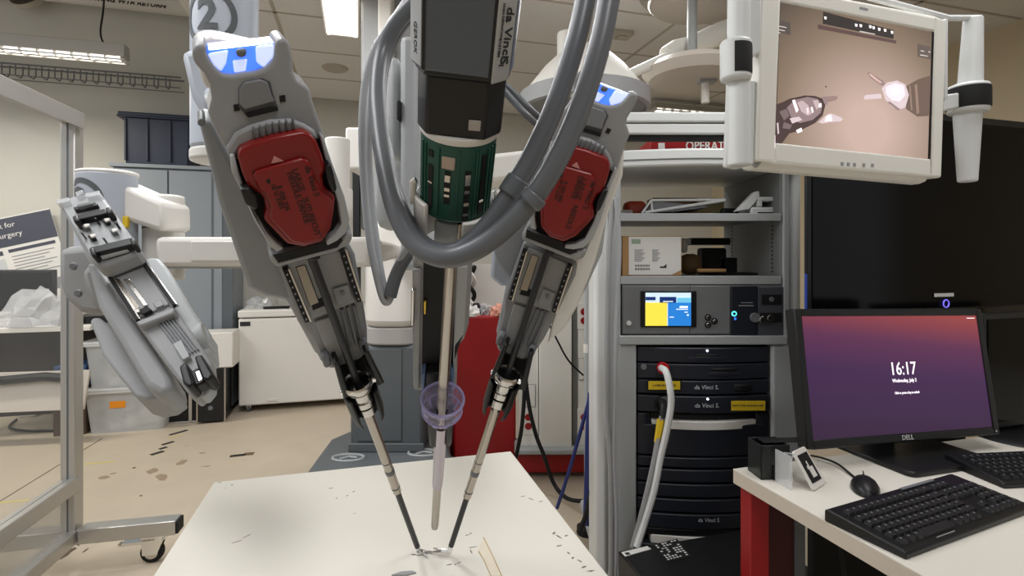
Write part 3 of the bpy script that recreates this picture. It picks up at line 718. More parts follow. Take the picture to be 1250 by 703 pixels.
    for a, b in (((345.2, 330), (372.5, 394)), ((415.3, 307.7), (436, 369))):
        r = sub('toothed_rail', [a, (a[0]+6, a[1]-1.2), (b[0]+5.6, b[1]-1.2), b], -.014, -.007, m_blackm, 0)
        for i in range(8):
            k = (i+.7)/8.2; x, y = a[0]+3+(b[0]-a[0])*k, a[1]+(b[1]-a[1])*k
            sub('rail_screw', [(x-1, y-1.2), (x+1, y-1.2), (x+1, y+1.2), (x-1, y+1.2)], -.007, -.0062, m_rail, 0)
        x = 6.4
        sub('rail_edge', [(a[0]+x, a[1]-1.2), (a[0]+x+2, a[1]-1.5), (b[0]+x+1.4, b[1]-1.5), (b[0]+x-.6, b[1]-1.2)], -.014, -.008, m_steel, 0)
    sub('steel_band', [(362, 327), (372, 324), (389, 369), (378.6, 373.4)], -.012, -.0105, mat('brushed_band', (150, 143, 132), .3, metal=.8), 0)
    sub('band_slot', [(361, 327), (361.8, 326.7), (379, 374), (378, 374)], -.012, -.0112, m_blackm, 0)
    sub('band_slot', [(372, 324), (373, 324), (390, 369), (389, 369.4)], -.012, -.0112, m_blackm, 0)
    sub('cross_slot', [(380, 370), (402, 360), (406, 369), (382, 379)], -.012, -.011, m_blackm, 0)
    pl = sub('mount_plate', [(406, 353), (425.6, 347.8), (430, 364), (416, 374), (411, 371)], -.012, -.009, m_rail, .0008)
    sub('plate_screw', [(418+3*math.cos(a*.7854), 358+3*math.sin(a*.7854)) for a in range(8)], -.009, -.0078, m_shell_d, 0)
    for i in range(3):
        a = 416+i*7; sub('ridge', [(a, 379-i*2.4), (a+4, 378-i*2.4), (a+15, 424-i*2.5), (a+11, 425.5-i*2.5)], -.016, -.010, m_shell_d, .001)
    sub('lower_panel', [(384, 394), (405, 386), (421, 432), (404, 440)], -.016, -.012, m_shell, .001)
    for a in ((393, 441), (439, 425)):
        sub('end_knuckle', [(a[0], a[1]-4), (a[0]+9, a[1]-8), (a[0]+13, a[1]+2), (a[0]+9, a[1]+9), (a[0]+3, a[1]+9)], -.03, -.004, m_shell_d, .004)
    # cannula clamp
    yc = fr.L(440, 470)[1]
    for a, b in (((408, 444), (420, 486)), ((444, 430), (462, 470))):
        sub('clamp_prong', [(a[0], a[1]), (a[0]+6, a[1]-2), (b[0]+8, b[1]-2), (b[0], b[1]+2)], -.018, .008, m_black, .002)
    sub('clamp_back', [(408, 444), (446, 432), (462, 468), (424, 484)], -.030, -.020, m_black, .003)
    y0 = fr.L(440, 476)[1]; y1 = fr.L(455, 512)[1]
    AX = axes((1, 0, 0), (0, 0, -1), (0, 1, 0))
    k = MB().lathe([(.0140, y1+.001), (.0172, y1+.004), (.0196, y1+.020), (.0200, y0), (.0172, y0), (.0160, y1+.012)], 24, AX, math.radians(-46), math.radians(226), True)
    obj('cannula_clamp', k, m_black, shell, M, bevel=.001)
    obj('clamp_spine', MB().box((0, (y0+y1)/2, -.018), (.02, y0-y1, .012)), m_black, shell, M, bevel=.003)
    return shell
armA = build_manipulator(fA)
# ---- instrument: red housing, shaft, wrist and jaws
AXY = axes((1, 0, 0), (0, 0, -1), (0, 1, 0))           # lathe axis along local Y
def build_instrument(fr, lines, label, yt):
    M = fA.M
    t = thing('surgical_instrument', None, label, 'instrument', M=fr.M)
    Mw = fr.M
    def sub(nm, pts, z0, z1, m, b=.0015, par=t, **k):
        P = [fA.L(x, y, z1) for x, y in pts]
        return obj(nm, MB().prism(P, z0, z1), m, par, Mw, bevel=b, **k)
    z = lambda x, y: (280+x/4.393, 150+y/4.393)
    hs = sub('housing', [z(*p) for p in ((42, 175), (62, 140), (120, 112), (240, 75), (390, 48), (436, 60), (470, 105), (500, 180), (522, 250), (500, 285), (510, 345), (570, 400), (562, 480), (545, 570), (500, 640), (400, 668), (310, 652), (185, 520), (200, 470), (182, 395), (130, 365), (98, 340), (68, 270))], .013, .030, m_red, .003, seg=3)
    up = sub('raised_panel', [z(*p) for p in ((128, 285), (140, 262), (385, 190), (425, 205), (470, 310), (500, 372), (552, 420), (540, 480), (525, 560), (485, 630), (400, 655), (330, 640), (215, 515), (222, 455), (200, 390), (160, 360))], .030, .0345, m_red, .002, seg=2)
    sub('triangle_mark', [z(*p) for p in ((225, 218), (240, 178), (292, 205))], .030, .0308, mat('pale_mark', (205, 140, 136), .5), 0, hs)
    sub('seam_line', [z(*p) for p in ((120, 262), (380, 190), (381, 196), (122, 270))], .030, .0304, m_redtext, 0, hs)
    sub('port_hole', [(z(210, 314)[0]+2.6*math.cos(a*.6283), z(210, 314)[1]+2.6*math.sin(a*.6283)) for a in range(10)], .0345, .0350, m_blackm, 0, up)
    for (s, size, px, py) in lines:
        x, y = fA.L(*z(px, py), .0362)
        letter(s, size, m_redtext, up, MX.Translation((x, y, .0347)) @ axes((0, -1, 0), (1, 0, 0), (0, 0, 1)), align='LEFT', extrude=.0002, bold=.012)
    obj('shaft', MB().cyl((0, .005, 0), (0, yt, 0), .0042, 20), m_shaft, t, Mw)
    sub('shaft_throat', [(373, 300), (386, 296), (392, 316), (384, 320), (377, 318)], -.005, .014, m_black, .002)
    wr = obj('wrist', MB().cyl((0, yt, 0), (0, yt-.010, 0), .0042, 16).b2((-.0036, yt-.016, -.0038), (-.0018, yt-.006, .0038)).b2((.0018, yt-.016, -.0038), (.0036, yt-.006, .0038)).cyl((-.004, yt-.013, 0), (.004, yt-.013, 0), .003, 12), m_chrome, t, Mw, bevel=.0004)
    return t, Mw @ V((0, yt-.013, 0)), wr, Mw
fBo = U(672, 296, .613); fBt = U(550, 668, .80)
fB = Fr(fBo, fBo-fBt)
iA, pA_, wA, MA = build_instrument(fA, (('da Vinci S', .0072, 418, 232), ('LARGE   SUTURECUT', .0068, 352, 250), ('NEEDLE DRIVER', .0068, 322, 268), ('R 420 296', .0056, 266, 340), ('10 U 2301', .0056, 232, 330)), 'surgical instrument with red housing lettered LARGE SUTURECUT and long black shaft', fA.L(509, 667)[1])
iB, pB_, wB, MB_ = build_instrument(fB, (('da Vinci S', .0080, 430, 225), ('LARGE   NEEDLE', .0078, 362, 245), ('DRIVER', .0078, 326, 245), ('R 420 006', .0056, 262, 330), ('10 U 2301', .0056, 228, 330)), 'surgical instrument with red housing lettered LARGE NEEDLE DRIVER, partly behind the cables', -(fBo-fBt).length+.004)
# jaws reach across the table towards each other, built in world space
def jaws(inst, p0, target, spread):
    d = (target-p0).normalized()
    side = d.cross(V((0, 0, 1))).normalized()
    obj('clevis', MB().tube([p0, p0+d*.012], [.0040, .0034], 10), m_chrome, inst, MX.Identity(4))
    for s in (-1, 1):
        j = p0+d*.010; e = j+(d+side*s*spread).normalized()*.018
        obj('jaw', MB().tube([j, (j+e)/2+side*s*.001, e], [.0026, .0022, .0010], 8), m_chrome, inst, MX.Identity(4))
jaws(iA, pA_, on_table(531, 681)+V((0, 0, .004)), .4)
jaws(iB, pB_, on_table(526, 676)+V((0, 0, .006)), .3)
# ---- cannulas held in the clamps
def cannula(M, label):
    t = thing('cannula', None, label, 'cannula', M=M)
    y = lambda px, py: fA.L(px, py)[1]
    yr = y(440, 466); ye = y(484, 600)
    obj('bowl', MB().lathe([(.0045, yr-.030), (.009, yr-.026), (.0125, yr-.012), (.0137, yr+.002), (.0160, yr+.004), (.0174, yr+.001), (.0168, yr-.004), (.013, yr-.010), (.0128, yr-.016), (.0105, yr-.030), (.0045, yr-.032)], 28, AXY), m_steel, t)
    obj('bowl_lining', MB().lathe([(.0042, yr-.028), (.0118, yr-.011), (.0130, yr-.0015)], 24, AXY), m_blackm, t)
    obj('bowl_tab', MB().box((.017, yr-.001, .003), (.010, .007, .006)), m_chrome, t, bevel=.0015)
    obj('bowl_tab', MB().box((-.017, yr-.001, .003), (.008, .006, .006)), m_chrome, t, bevel=.0015)
    for k, (a, b, r) in enumerate(((-.010, -.020, .0138), (-.024, -.033, .0132), (-.036, -.048, .0120))):
        obj('collar_band', MB().lathe([(.004, yr+a), (r, yr+a), (r*.97, yr+b), (.004, yr+b)], 24, AXY), m_steel, t, bevel=.0006)
    tb = obj('tube', MB().lathe([(.0044, yr-.046), (.0062, yr-.046), (.0058, ye), (.0044, ye)], 20, AXY), m_tubest, t)
    L = yr-.046-ye
    for k, h in ((.70, .008), (.93, .002), (.60, .0015)):
        obj('depth_band', MB().lathe([(.0062, yr-.046-L*k), (.0063, yr-.046-L*k-.0003), (.0062, yr-.046-L*k-h)], 20, AXY), m_shell_d, tb)
    return t
cannula(fA.M, 'steel trocar cannula around the black shaft of the suturecut instrument')
cannula(fB.M, 'steel trocar cannula around the black shaft of the needle driver instrument')
# ---- right instrument arm: the same manipulator, set to its own pose
armB = armA.copy(); COL.objects.link(armB); W[armB.name] = fB.M
armB.parent = rob; armB.matrix_basis = W[rob.name].inverted() @ fB.M
for ch in [o for o in bpy.data.objects if o.parent == armA]:
    c = ch.copy(); COL.objects.link(c); c.parent = armB; W[c.name] = fB.M
# side cover of the right arm, seen right of its rails
def sideplate(fr, pts, z0, z1, m, nm='side_cover', par=None, b=.006):
    return flat(nm, fr, pts, z0, z1, m, par or rob, b, fr.M)
sideplate(fB, [(757, 150), (764, 146), (760, 215), (742, 262), (726, 320), (706, 372), (690, 400), (668, 420), (690, 330), (735, 250)], -.10, -.02, m_white)
sideplate(fB, [(640, 255), (660, 300), (640, 345), (612, 352), (597, 340), (600, 310), (618, 270)], -.13, -.05, m_shell_l)
sideplate(fB, [(690, 300), (742, 256), (735, 310), (716, 352), (700, 382), (690, 392)], -.14, -.08, m_cart)
sideplate(fA, [(248, 160), (256, 156), (300, 240), (345, 330), (330, 362), (303, 352)], -.12, -.07, m_shell, b=.012)
sideplate(fA, [(234, 55), (250, 46), (276, 50), (320, 60), (300, 120), (250, 110)], -.09, -.036, m_white, b=.01)
# ---- parked fourth arm
def dp(y): return 1/(1+.001374*(y-240))
axp = lambda y: 170+.755*(y-352)
fP = Fr(U(axp(352), 352, dp(352)), U(axp(250), 250, dp(250))-U(axp(460), 460, dp(460)))
def sp(nm, pts, z0, z1, m, b=.002, par=None, **k): return flat(nm, fP, pts, z0, z1, m, par or park, b, fP.M, **k)
park = flat('parked_manipulator', fP, [(122, 322), (167, 308), (190, 344), (212, 377), (232, 402), (256, 440), (258, 462), (238, 487), (226, 476), (205, 448), (190, 428), (168, 397)], -.05, -.018, m_shell, rob, .005, fP.M)
z4 = lambda x, y: (50+x/4.396, 190+y/4.396)
z5 = lambda x, y: (50+x/3.7, 340+y/3.7)
car = sp('carriage', [(69, 244), (120.5, 232), (169, 300), (169.5, 306), (166, 309), (125, 325), (117, 324), (105, 311)], -.01, .022, m_shell, .006)
pt_ = sp('carriage_plate', [(72, 245), (119, 234), (165, 299), (123, 313), (109, 309)], .022, .025, m_cart, .002)
def spp(nm, pts, z0, z1, m, b=.001): return flat(nm, fP, pts, z0, z1, m, car, b, fP.M)
def bar_px(nm, a, b, h, z0, z1, m, bv=.002):
    return spp(nm, [a, b, (b[0]+h*.5, b[1]+h), (a[0]+h*.5, a[1]+h)], z0, z1, m, bv)
bar_px('adapter_bar', z4(170, 275), z4(296, 247), 4.5, .025, .033, m_black)
bar_px('adapter_bar', z4(190, 262), z4(270, 243), 3.5, .025, .038, m_shell_d)
bar_px('adapter_bar', z4(190, 318), z4(345, 281), 6, .025, .038, m_black)
for a in ((163, 322), (340, 278)):
    x, y = z4(*a); spp('bar_end', [(x, y), (x+7, y-1.5), (x+10, y+6), (x+3, y+8)], .025, .045, m_black, .003)
bar_px('adapter_bar', z4(258, 492), z4(480, 438), 8, .025, .040, m_black)
for a in ((252, 495), (470, 440)):
    x, y = z4(*a); spp('bar_end', [(x, y), (x+6, y-1.5), (x+10, y+8), (x+4, y+10)], .025, .045, m_black, .003)
bar_px('bar_shelf', z4(305, 520), z4(455, 478), 6, .025, .032, m_cart)
for i, a in enumerate(((235, 375), (268, 430), (385, 400), (345, 345), (215, 410), (290, 335), (333, 440), (400, 358))):
    x, y = z4(*a); k = 5 if i < 4 else 2
    spp('drive_pin', [(x-k, y), (x+k*.3, y-k*.6), (x+k, y+k*.2), (x, y+k*.7)], .025, .034 if i < 4 else .04, m_black if i % 2 else m_shell_d, .001)
    if i < 4: spp('pin_cap', [(x-2, y-2), (x+5, y-3), (x+6, y), (x, y+2)], .034, .037, m_white, .001)
for a, wd in (((75, 236), 70), ((180, 195), 40), ((235, 200), 75)):
    x, y = z4(*a); spp('clear_clip', [(x, y), (x+wd/4.4, y-3.6), (x+wd/4.4+2, y+2), (x+2, y+5.6)], .015, .034, m_clear, .002)
def dl_rails():
    for a, b in ((z4(322, 598), (164.9, 391)), (z4(512, 538), (210, 373))):
        sp('toothed_rail', [a, (a[0]+5, a[1]-1.5), (b[0]+4.5, b[1]-2), b], -.016, -.009, m_blackm, 0)
        sp('rail_edge', [(a[0]+5.5, a[1]-1.5), (a[0]+7, a[1]-2), (b[0]+6.2, b[1]-2.4), (b[0]+4.8, b[1]-2)], -.016, -.008, m_steel, 0)
    sp('rail_plate', [(129, 321), (166, 309), (206, 371), (171, 387)], -.018, -.014, m_shell, .001)
    sp('steel_band', [z5(330, 0), z5(352, 0), z5(445, 130), z5(420, 140)], -.014, -.0125, m_tubest, 0)
    sp('cable_track', [z5(372, 0), z5(398, 0), z5(485, 118), z5(462, 124)], -.014, -.0115, m_steel, .0008)
    sp('stop_block', [z5(442, 140), z5(478, 122), z5(500, 140), z5(462, 160)], -.014, -.006, m_blackm, .001)
    sp('band_clip', [z5(418, 140), z5(440, 134), z5(448, 150), z5(424, 156)], -.014, -.008, m_steel, .001)
    sp('mount_plate', [z5(505, 110), z5(540, 95), z5(555, 118), z5(520, 134)], -.014, -.011, m_rail, .001)
dl_rails()
sp('end_bracket', [z5(425, 195), z5(598, 128), z5(602, 155), z5(445, 215)], -.03, -.004, m_shell, .003)
for i in range(6):
    a = z5(520+i*13, 190-i*6); b = z5(640+i*13, 350-i*6)
    sp('ridge', [a, (a[0]+1.6, a[1]-.6), (b[0]+1.6, b[1]-.6), b], -.018, -.0135, m_shell_d, 0)
sp('steel_tab', [z5(595, 295), z5(632, 276), z5(672, 350), z5(640, 368)], -.018, -.009, m_cart, .001)
for pts in ([z5(622, 395), z5(652, 372), z5(668, 405), z5(690, 470), z5(668, 492), z5(640, 470)], [z5(690, 350), z5(722, 338), z5(778, 430), z5(755, 460), z5(728, 452), z5(705, 395)]):
    sp('clamp_prong', pts, -.018, .016, m_black, .003)
sp('clamp_block', [z5(640, 455), z5(700, 400), z5(760, 420), z5(778, 436), z5(745, 468), z5(668, 496)], -.018, .004, m_black, .003)
sp('clamp_jaw', [z5(690, 420), z5(720, 410), z5(735, 452), z5(708, 470)], .004, .008, m_chrome, .003)
sp('end_loop', [z5(660, 490), z5(772, 440), z5(772, 490), z5(740, 530), z5(695, 536), z5(672, 515)], -.05, -.025, m_cart, .004)
# its motor housing and elbow, left of and under the insertion axis
def spm(nm, pts, z0, z1, m, b=.012): return flat(nm, fP, pts, z0, z1, m, rob, b, fP.M, seg=3)
spm('arm_beam', [(104, 318), (122, 322), (150, 372), (190, 430), (208, 458), (211, 472), (196, 482), (176, 470), (146, 418), (118, 372)], -.11, -.045, m_shell)
spm('elbow_cover', [(109, 392), (113, 387), (121, 387), (158, 415), (185, 440), (210, 474), (196, 484), (177, 487), (164, 483), (143, 457), (124, 432), (120, 419)], -.17, -.10, m_shell)
obj('joint_block', MB().prism([(p.x, p.z) for p in [U(*q, 1.12) for q in ((69, 302), (108, 298), (124, 326), (134, 372), (122, 387), (96, 383), (77, 366), (69, 345))]], 0, .14, axes((1, 0, 0), (0, 0, 1), (0, 1, 0), (0, 1.12, 0))), m_shell, rob, MX.Identity(4), bevel=.02)
obj('motor_cover', MB().prism([(p.x, p.z) for p in [U(*q, 1.02) for q in ((94, 330), (112, 316), (128, 334), (146, 372), (128, 388), (104, 372))]], 0, .12, axes((1, 0, 0), (0, 0, 1), (0, 1, 0), (0, 1.02, 0))), m_shell, rob, MX.Identity(4), bevel=.02)
for a in ((88, 325), (94, 358)):
    obj('bolt', MB().lathe([(0, .004), (.006, .004), (.008, 0)], 16, MX.Translation(U(a[0]+2, a[1], 1.03)) @ MX.Rotation(math.pi/2, 4, 'X')), m_shell_d, rob, MX.Identity(4))
spm('arm_cover', [(174, 318), (182, 313), (194, 314), (204, 326), (232, 372), (254, 404), (256, 430), (244, 436), (226, 405), (205, 370)], -.10, -.05, m_cart)
for i in range(4):
    p = U(238+i*3.0, 413+i*.6, .90-.008*i)
    obj('motor_disc', MB().lathe([(0, .010), (.030-.001*i, .010), (.032-.001*i, .006), (.032-.001*i, -.006), (0, -.006)], 32, MX.Translation(p) @ MX.Rotation(math.radians(65), 4, 'Y') @ MX.Rotation(math.radians(-20), 4, 'X')), m_cart, rob, MX.Identity(4))
# ------------------------------------------------------------------ camera arm and endoscope
fC = Fr(U(552, 300, .464), U(552, 300, .464)-U(531, 640, .78))
yl = lambda py: fC.L(552+.0618*(300-py), py)[1]
yh = lambda py: fC.L(552+.0618*(293-py), py+7, .028)[1]
endo = thing('endoscope_camera', None, 'endoscope camera with dark head, green adapter and long steel tube', 'endoscope', M=fC.M)
def facet(pts, y0, y1, ins=1.0): return MB().prism([(x, -z) for x, z in pts], y0, y1, AXY, ins)
oct1 = [(-.034, -.028), (-.034, .012), (-.0265, .026), (.019, .029), (.031, .017), (.034, .006), (.034, -.028), (.02, -.036), (-.02, -.036)]
hd = obj('camera_head', facet(oct1, yh(86), yh(-60)), m_head, endo, bevel=.002)
obj('head_groove', facet([(-.0265, .0262), (-.0245, .0268), (-.0245, .02), (-.0265, .02)], yh(84), yh(-60)), m_black, hd)
obj('head_groove', facet([(.0165, .0292), (.019, .0292), (.019, .02), (.0165, .02)], yh(84), yh(-60)), m_black, hd)
obj('side_strip', facet([(-.0348, .0125), (-.0345, .0135), (-.0272, .0264), (-.026, .0255), (-.033, .012)], yh(80), yh(-60)), m_cart, hd)
nx, nz = .707, .707
lab = obj('name_plate', facet([(.0185, .0300), (.0195, .0302), (.0305, .0190), (.0300, .0170), (.0185, .0285)], yh(91), yh(-60)), mat('silver_plate', (178, 180, 180), .35, metal=.3), hd, bevel=.0006)
T_ = V((.70, 0, -.714)); N_ = V((.714, 0, .70))
def plate_text(s, size, off, py, m=m_ink, **k):
    c = V((.0250, yh(py), .0247))+T_*off+N_*.0004
    letter(s, size, m, lab, axes((0, -1, 0), T_, N_, c), extrude=.0001, bold=.014, **k)
plate_text('da Vinci', .0098, .0018, 30, shear=.15)
plate_text('S', .0105, .0008, 64, shear=.15)
plate_text('i', .0075, -.0015, 69, shear=.15)
plate_text('HIGH DEFINITION', .0026, -.0042, 15)
plate_text('SYSTEM', .0034, -.0048, 47)
letter('GEROK', .006, m_ink, hd, axes((0, -1, 0), V((.49, 0, .872)), V((-.872, 0, .49)), V((-.0312, yh(50), .0196))), extrude=.0001)
oct2 = [(-.030, -.026), (-.030, .010), (-.023, .0245), (.018, .0265), (.030, .012), (.031, -.026), (.018, -.034), (-.018, -.034)]
h2 = obj('head_skirt', facet([(x*1.06, z*1.04) for x, z in oct2], yh(92), yh(82)), m_black, endo, bevel=.0015)
h2 = obj('lower_head', facet(oct2, yh(164), yh(90)), m_black, endo, bevel=.002)
obj('metal_tag', MB().b2((.006, yh(152), .0262), (.0145, yh(139), .0275)), mat('tag_metal', (170, 165, 160), .4, metal=.3), h2, bevel=.0012)
obj('white_ring', MB().lathe([(.02, yh(163)), (.0292, yh(163)), (.0296, yh(167)), (.029, yh(172)), (.02, yh(172))], 40, AXY), m_white, endo, bevel=.0006)
rg = .0284
gr = obj('green_adapter', MB().lathe([(.02, yh(172)), (rg, yh(172)), (rg, yh(262)), (rg*.94, yh(266)), (.012, yh(266))], 40, AXY), m_green, endo, bevel=.0008)
def on_green(nm, th, py0, py1, wd, m, r0=rg-.001, r1=rg+.0006, b=0.0):
    t = math.radians(th); M = fC.M @ MX.Rotation(t, 4, 'Y')
    obj(nm, MB().b2((-wd/2, yh(py1), r0), (wd/2, yh(py0), r1)), m, gr, M, bevel=b)
for th, a, b in ((-42, 184, 192), (-42, 202, 226), (-42, 228, 254), (-13, 204, 243), (17, 202, 232), (17, 233, 262), (43, 185, 212), (43, 214, 258)):
    on_green('slot', th, a, b, .0045, m_blackm)
for th, a, b in ((-13, 208, 216), (-13, 223, 227), (-13, 231, 234), (17, 206, 219), (17, 225, 229), (17, 240, 244), (17, 253, 256), (-42, 222, 224), (43, 240, 243)):
    on_green('slot_silver', th, a, b, .0040, m_steel, rg, rg+.0009)  # silver metal bits sitting in the slots
on_green('metal_tag', -13, 186, 201, .010, mat('tag_metal2', (176, 160, 146), .4, metal=.3), rg-.001, rg+.001, .001)
for th in (-62, -54, -28, 2, 30, 34, 52, 60, 70):
    on_green('rib', th, 178, 260, .0016, m_green, rg-.001, rg+.0012, .0005)
obj('scope_neck', MB().lathe([(.006, yl(262)), (.0125, yl(264)), (.0115, yl(290)), (.0085, yl(300)), (.0062, yl(302))], 28, AXY), m_tubest, endo)
obj('scope_tube', MB().lathe([(.0058, yl(280)), (.0058, yl(640)), (.0052, yl(643)), (0, yl(644))], 24, AXY), m_tubest, endo)
# cradle (part of the robot)
cb = flat('camera_arm', fC, [(503, 320), (512, 306), (574, 306), (577, 320), (572, 400), (567, 416), (558, 427), (557, 478), (504, 478), (503, 400)], -.085, -.045, m_shell, rob, .006, fC.M, seg=3)
def cs_(nm, pts, z0, z1, m, b=.001): return flat(nm, fC, pts, z0, z1, m, cb, b, fC.M)
cs_('rail_slot', [(517, 316), (556, 316), (553, 446), (515, 446)], -.046, -.0445, m_blackm, 0)
cs_('side_rail', [(503, 330), (514, 330), (512, 476), (505, 476)], -.045, -.040, m_shell, .002)
cs_('side_rail', [(558, 326), (571, 326), (567, 408), (557, 422), (555, 472), (553, 440)], -.045, -.038, m_cart, .003)
cs_('steel_edge', [(502, 356), (506, 356), (505, 398), (501, 398)], -.040, -.034, m_steel)
cs_('brass_screw', [(517, 368), (520.5, 368), (520, 384), (517, 384)], -.0445, -.040, mat('brass', (190, 160, 70), .3, metal=1), .0008)
cs_('catch_block', [(519, 456), (550, 456), (549, 480), (518, 480)], -.045, -.030, m_black, .002)
cs_('blue_latch', [(514, 458), (519, 456), (518, 480), (515, 480)], -.045, -.028, mat('blue_grey', (92, 112, 150), .5), .001)
cs_('blue_latch', [(550, 456), (554, 458), (553, 479), (549, 480)], -.045, -.028, mat('blue_grey', (92, 112, 150), .5), .001)
ro = .0335
def sector(nm, th0, th1, py0, py1, m=m_white, r0=.0295, r1=ro, b=.0012, par=cb):
    # angles measured from the face normal towards +x, around the scope axis
    a0, a1 = math.radians(th0-90), math.radians(th1-90)
    return obj(nm, MB().lathe([(r0, yh(py1)), (r1, yh(py1)), (r1, yh(py0)), (r0, yh(py0))], 14, AXY, a0, a1, True), m, par, fC.M, bevel=b)
sector('cradle_arm', -80, -42, 250, 300)
sector('cradle_arm', 12, 80, 262, 300)
sector('cradle_shell', 80, 280, 255, 318, m_cart, .026, .0325)
sector('cradle_window', -62, -48, 284, 298, m_blackm, .033, .0342, 0)
sector('cradle_window', 14, 26, 287, 298, m_blackm, .033, .0342, 0)
sector('cradle_floor', -40, 10, 272, 300, m_cart, .016, .024)
for th, py in ((-78, 236), (84, 246)):
    t_ = math.radians(th); x, z_ = .034*math.sin(t_), .034*math.cos(t_)
    obj('cradle_hook', MB().tube([(x, yh(262), z_), (x, yh(py), z_), (x*.93, yh(py-2), z_)], .0028, 8), m_white, cb, fC.M)
# purple camera cannula
yc0, yc1 = yl(484), yl(521)
cc = thing('camera_cannula', None, 'clear purple funnel cannula around the middle steel tube', 'cannula', M=fC.M)
obj('funnel', MB().lathe([(.0072, yl(501)), (.012, yl(500)), (.0205, yl(494)), (.0225, yl(486)), (.0242, yl(487)), (.0236, yl(497)), (.0195, yl(505)), (.012, yl(511)), (.0085, yl(516)), (.0072, yl(516))], 24, AXY), m_purple, cc)
obj('funnel_rim', MB().tube([(.0234*math.cos(a), yl(487), .0234*math.sin(a)) for a in [2*math.pi*i/32 for i in range(32)]], .0017, 8, closed=True).tube([(.0225*math.cos(a), yl(500), .0225*math.sin(a)) for a in [2*math.pi*i/32 for i in range(32)]], .0012, 8, closed=True), m_ltpurple, cc)
for i in range(7):
    a = 2*math.pi*i/7+.3
    obj('funnel_rib', MB().tube([(.0222*math.cos(a), yl(499), .0222*math.sin(a)), (.017*math.cos(a), yl(507), .017*math.sin(a)), (.009*math.cos(a), yl(515), .009*math.sin(a))], .0016, 6), m_ltpurple, cc)
obj('tube', MB().lathe([(.0062, yl(520)), (.0076, yl(520)), (.0072, yl(588)), (.0066, yl(593)), (.0060, yl(593))], 24, AXY), mat('cannula_violet_steel', (176, 168, 176), .22, metal=.9), cc)
for p in (((521, 512), (535, 514), (534, 548), (524, 546)), ((543, 514), (554, 512), (551, 545), (545, 548))):
    cs_('cannula_clamp', list(p), -.02, .006, m_black, .003)
cs_('clamp_bridge', [(519, 478), (552, 478), (552, 516), (522, 516)], -.036, -.025, m_black, .002)

# ------------------------------------------------------------------ grey cables looping before the robot
def cable(name, pts, r, m, label, n=8, parent=None, **k):
    P = spline([U(*p) for p in pts], n)
    return tag(obj(name, MB().tube(P, r, 14), m, None), label, 'cable', **k)
def collar(par, pts_idx, p, q, r, m=m_cable):
    obj('cable_collar', MB().tube([U(*p), U(*q)], r, 16), m, par, MX.Identity(4), bevel=.0012)
c1 = [(757, -60, .385), (745, -10, .38), (732, 55, .375), (708, 132, .375), (676, 203, .378), (640, 254, .385), (600, 292, .39), (562, 312, .395), (530, 312, .40), (502, 292, .41), (484, 258, .42), (472, 212, .44), (464, 160, .47), (461, 110, .50), (467, 66, .52), (483, 30, .52), (510, 0, .52), (540, -30, .52)]
ca = cable('camera_cable', c1, .0080, m_cable, 'thick grey camera cable hanging in a big loop, the outer of two')
collar(ca, None, (645, 248, .383), (655, 237, .382), .0098)
c2 = [(722, -60, .41), (716, -10, .405), (703, 50, .40), (680, 122, .40), (652, 185, .402), (622, 237, .405), (596, 275, .41), (560, 306, .415), (526, 305, .42), (500, 280, .43), (482, 240, .44), (470, 190, .46), (462, 140, .49), (463, 95, .52), (474, 55, .54), (492, 25, .54), (520, -5, .54)]
cbl = cable('light_cable', c2, .0079, m_cable, 'thick grey light cable hanging beside the outer loop, behind it')
collar(cbl, None, (621, 238, .405), (634, 218, .404), .0096)
c3 = [(505, -12, .60), (478, 28, .60), (458, 60, .60), (446, 100, .60), (442, 150, .60), (444, 220, .60), (451, 290, .60), (462, 345, .60), (470, 368, .60), (477, 362, .60), (485, 330, .60), (495, 305, .58), (512, 285, .56)]
t_ = cable('thin_cable', c3, .0042, m_cable_l, 'thin pale grey cable hanging in a narrow V left of the scope')
c4 = [(512, -14, .62), (486, 26, .62), (466, 62, .62), (455, 105, .62), (450, 160, .62), (452, 230, .62), (460, 300, .62), (469, 352, .62), (476, 352, .62), (488, 320, .62), (500, 300, .60), (514, 290, .58)]
cable('thin_cable', c4, .0042, m_cable_l, 'thin pale grey cable on the inner side of the narrow V')
cable('twin_cable', [(476, 362, .60), (484, 335, .6), (498, 310, .59), (512, 298, .58)], .0075, m_cable, 'short thick grey cable rising from the V towards the scope cradle')
cable('link_cable', [(606, 100, .55), (625, 122, .55), (648, 146, .55), (680, 172, .6)], .0034, m_cable, 'thin grey cable slanting from the dark camera head behind the loop, the lower one')
cable('link_cable', [(606, 94, .56), (628, 114, .56), (652, 138, .56), (685, 166, .6)], .0034, m_cable, 'thin grey cable slanting from the dark camera head behind the loop, the upper one')

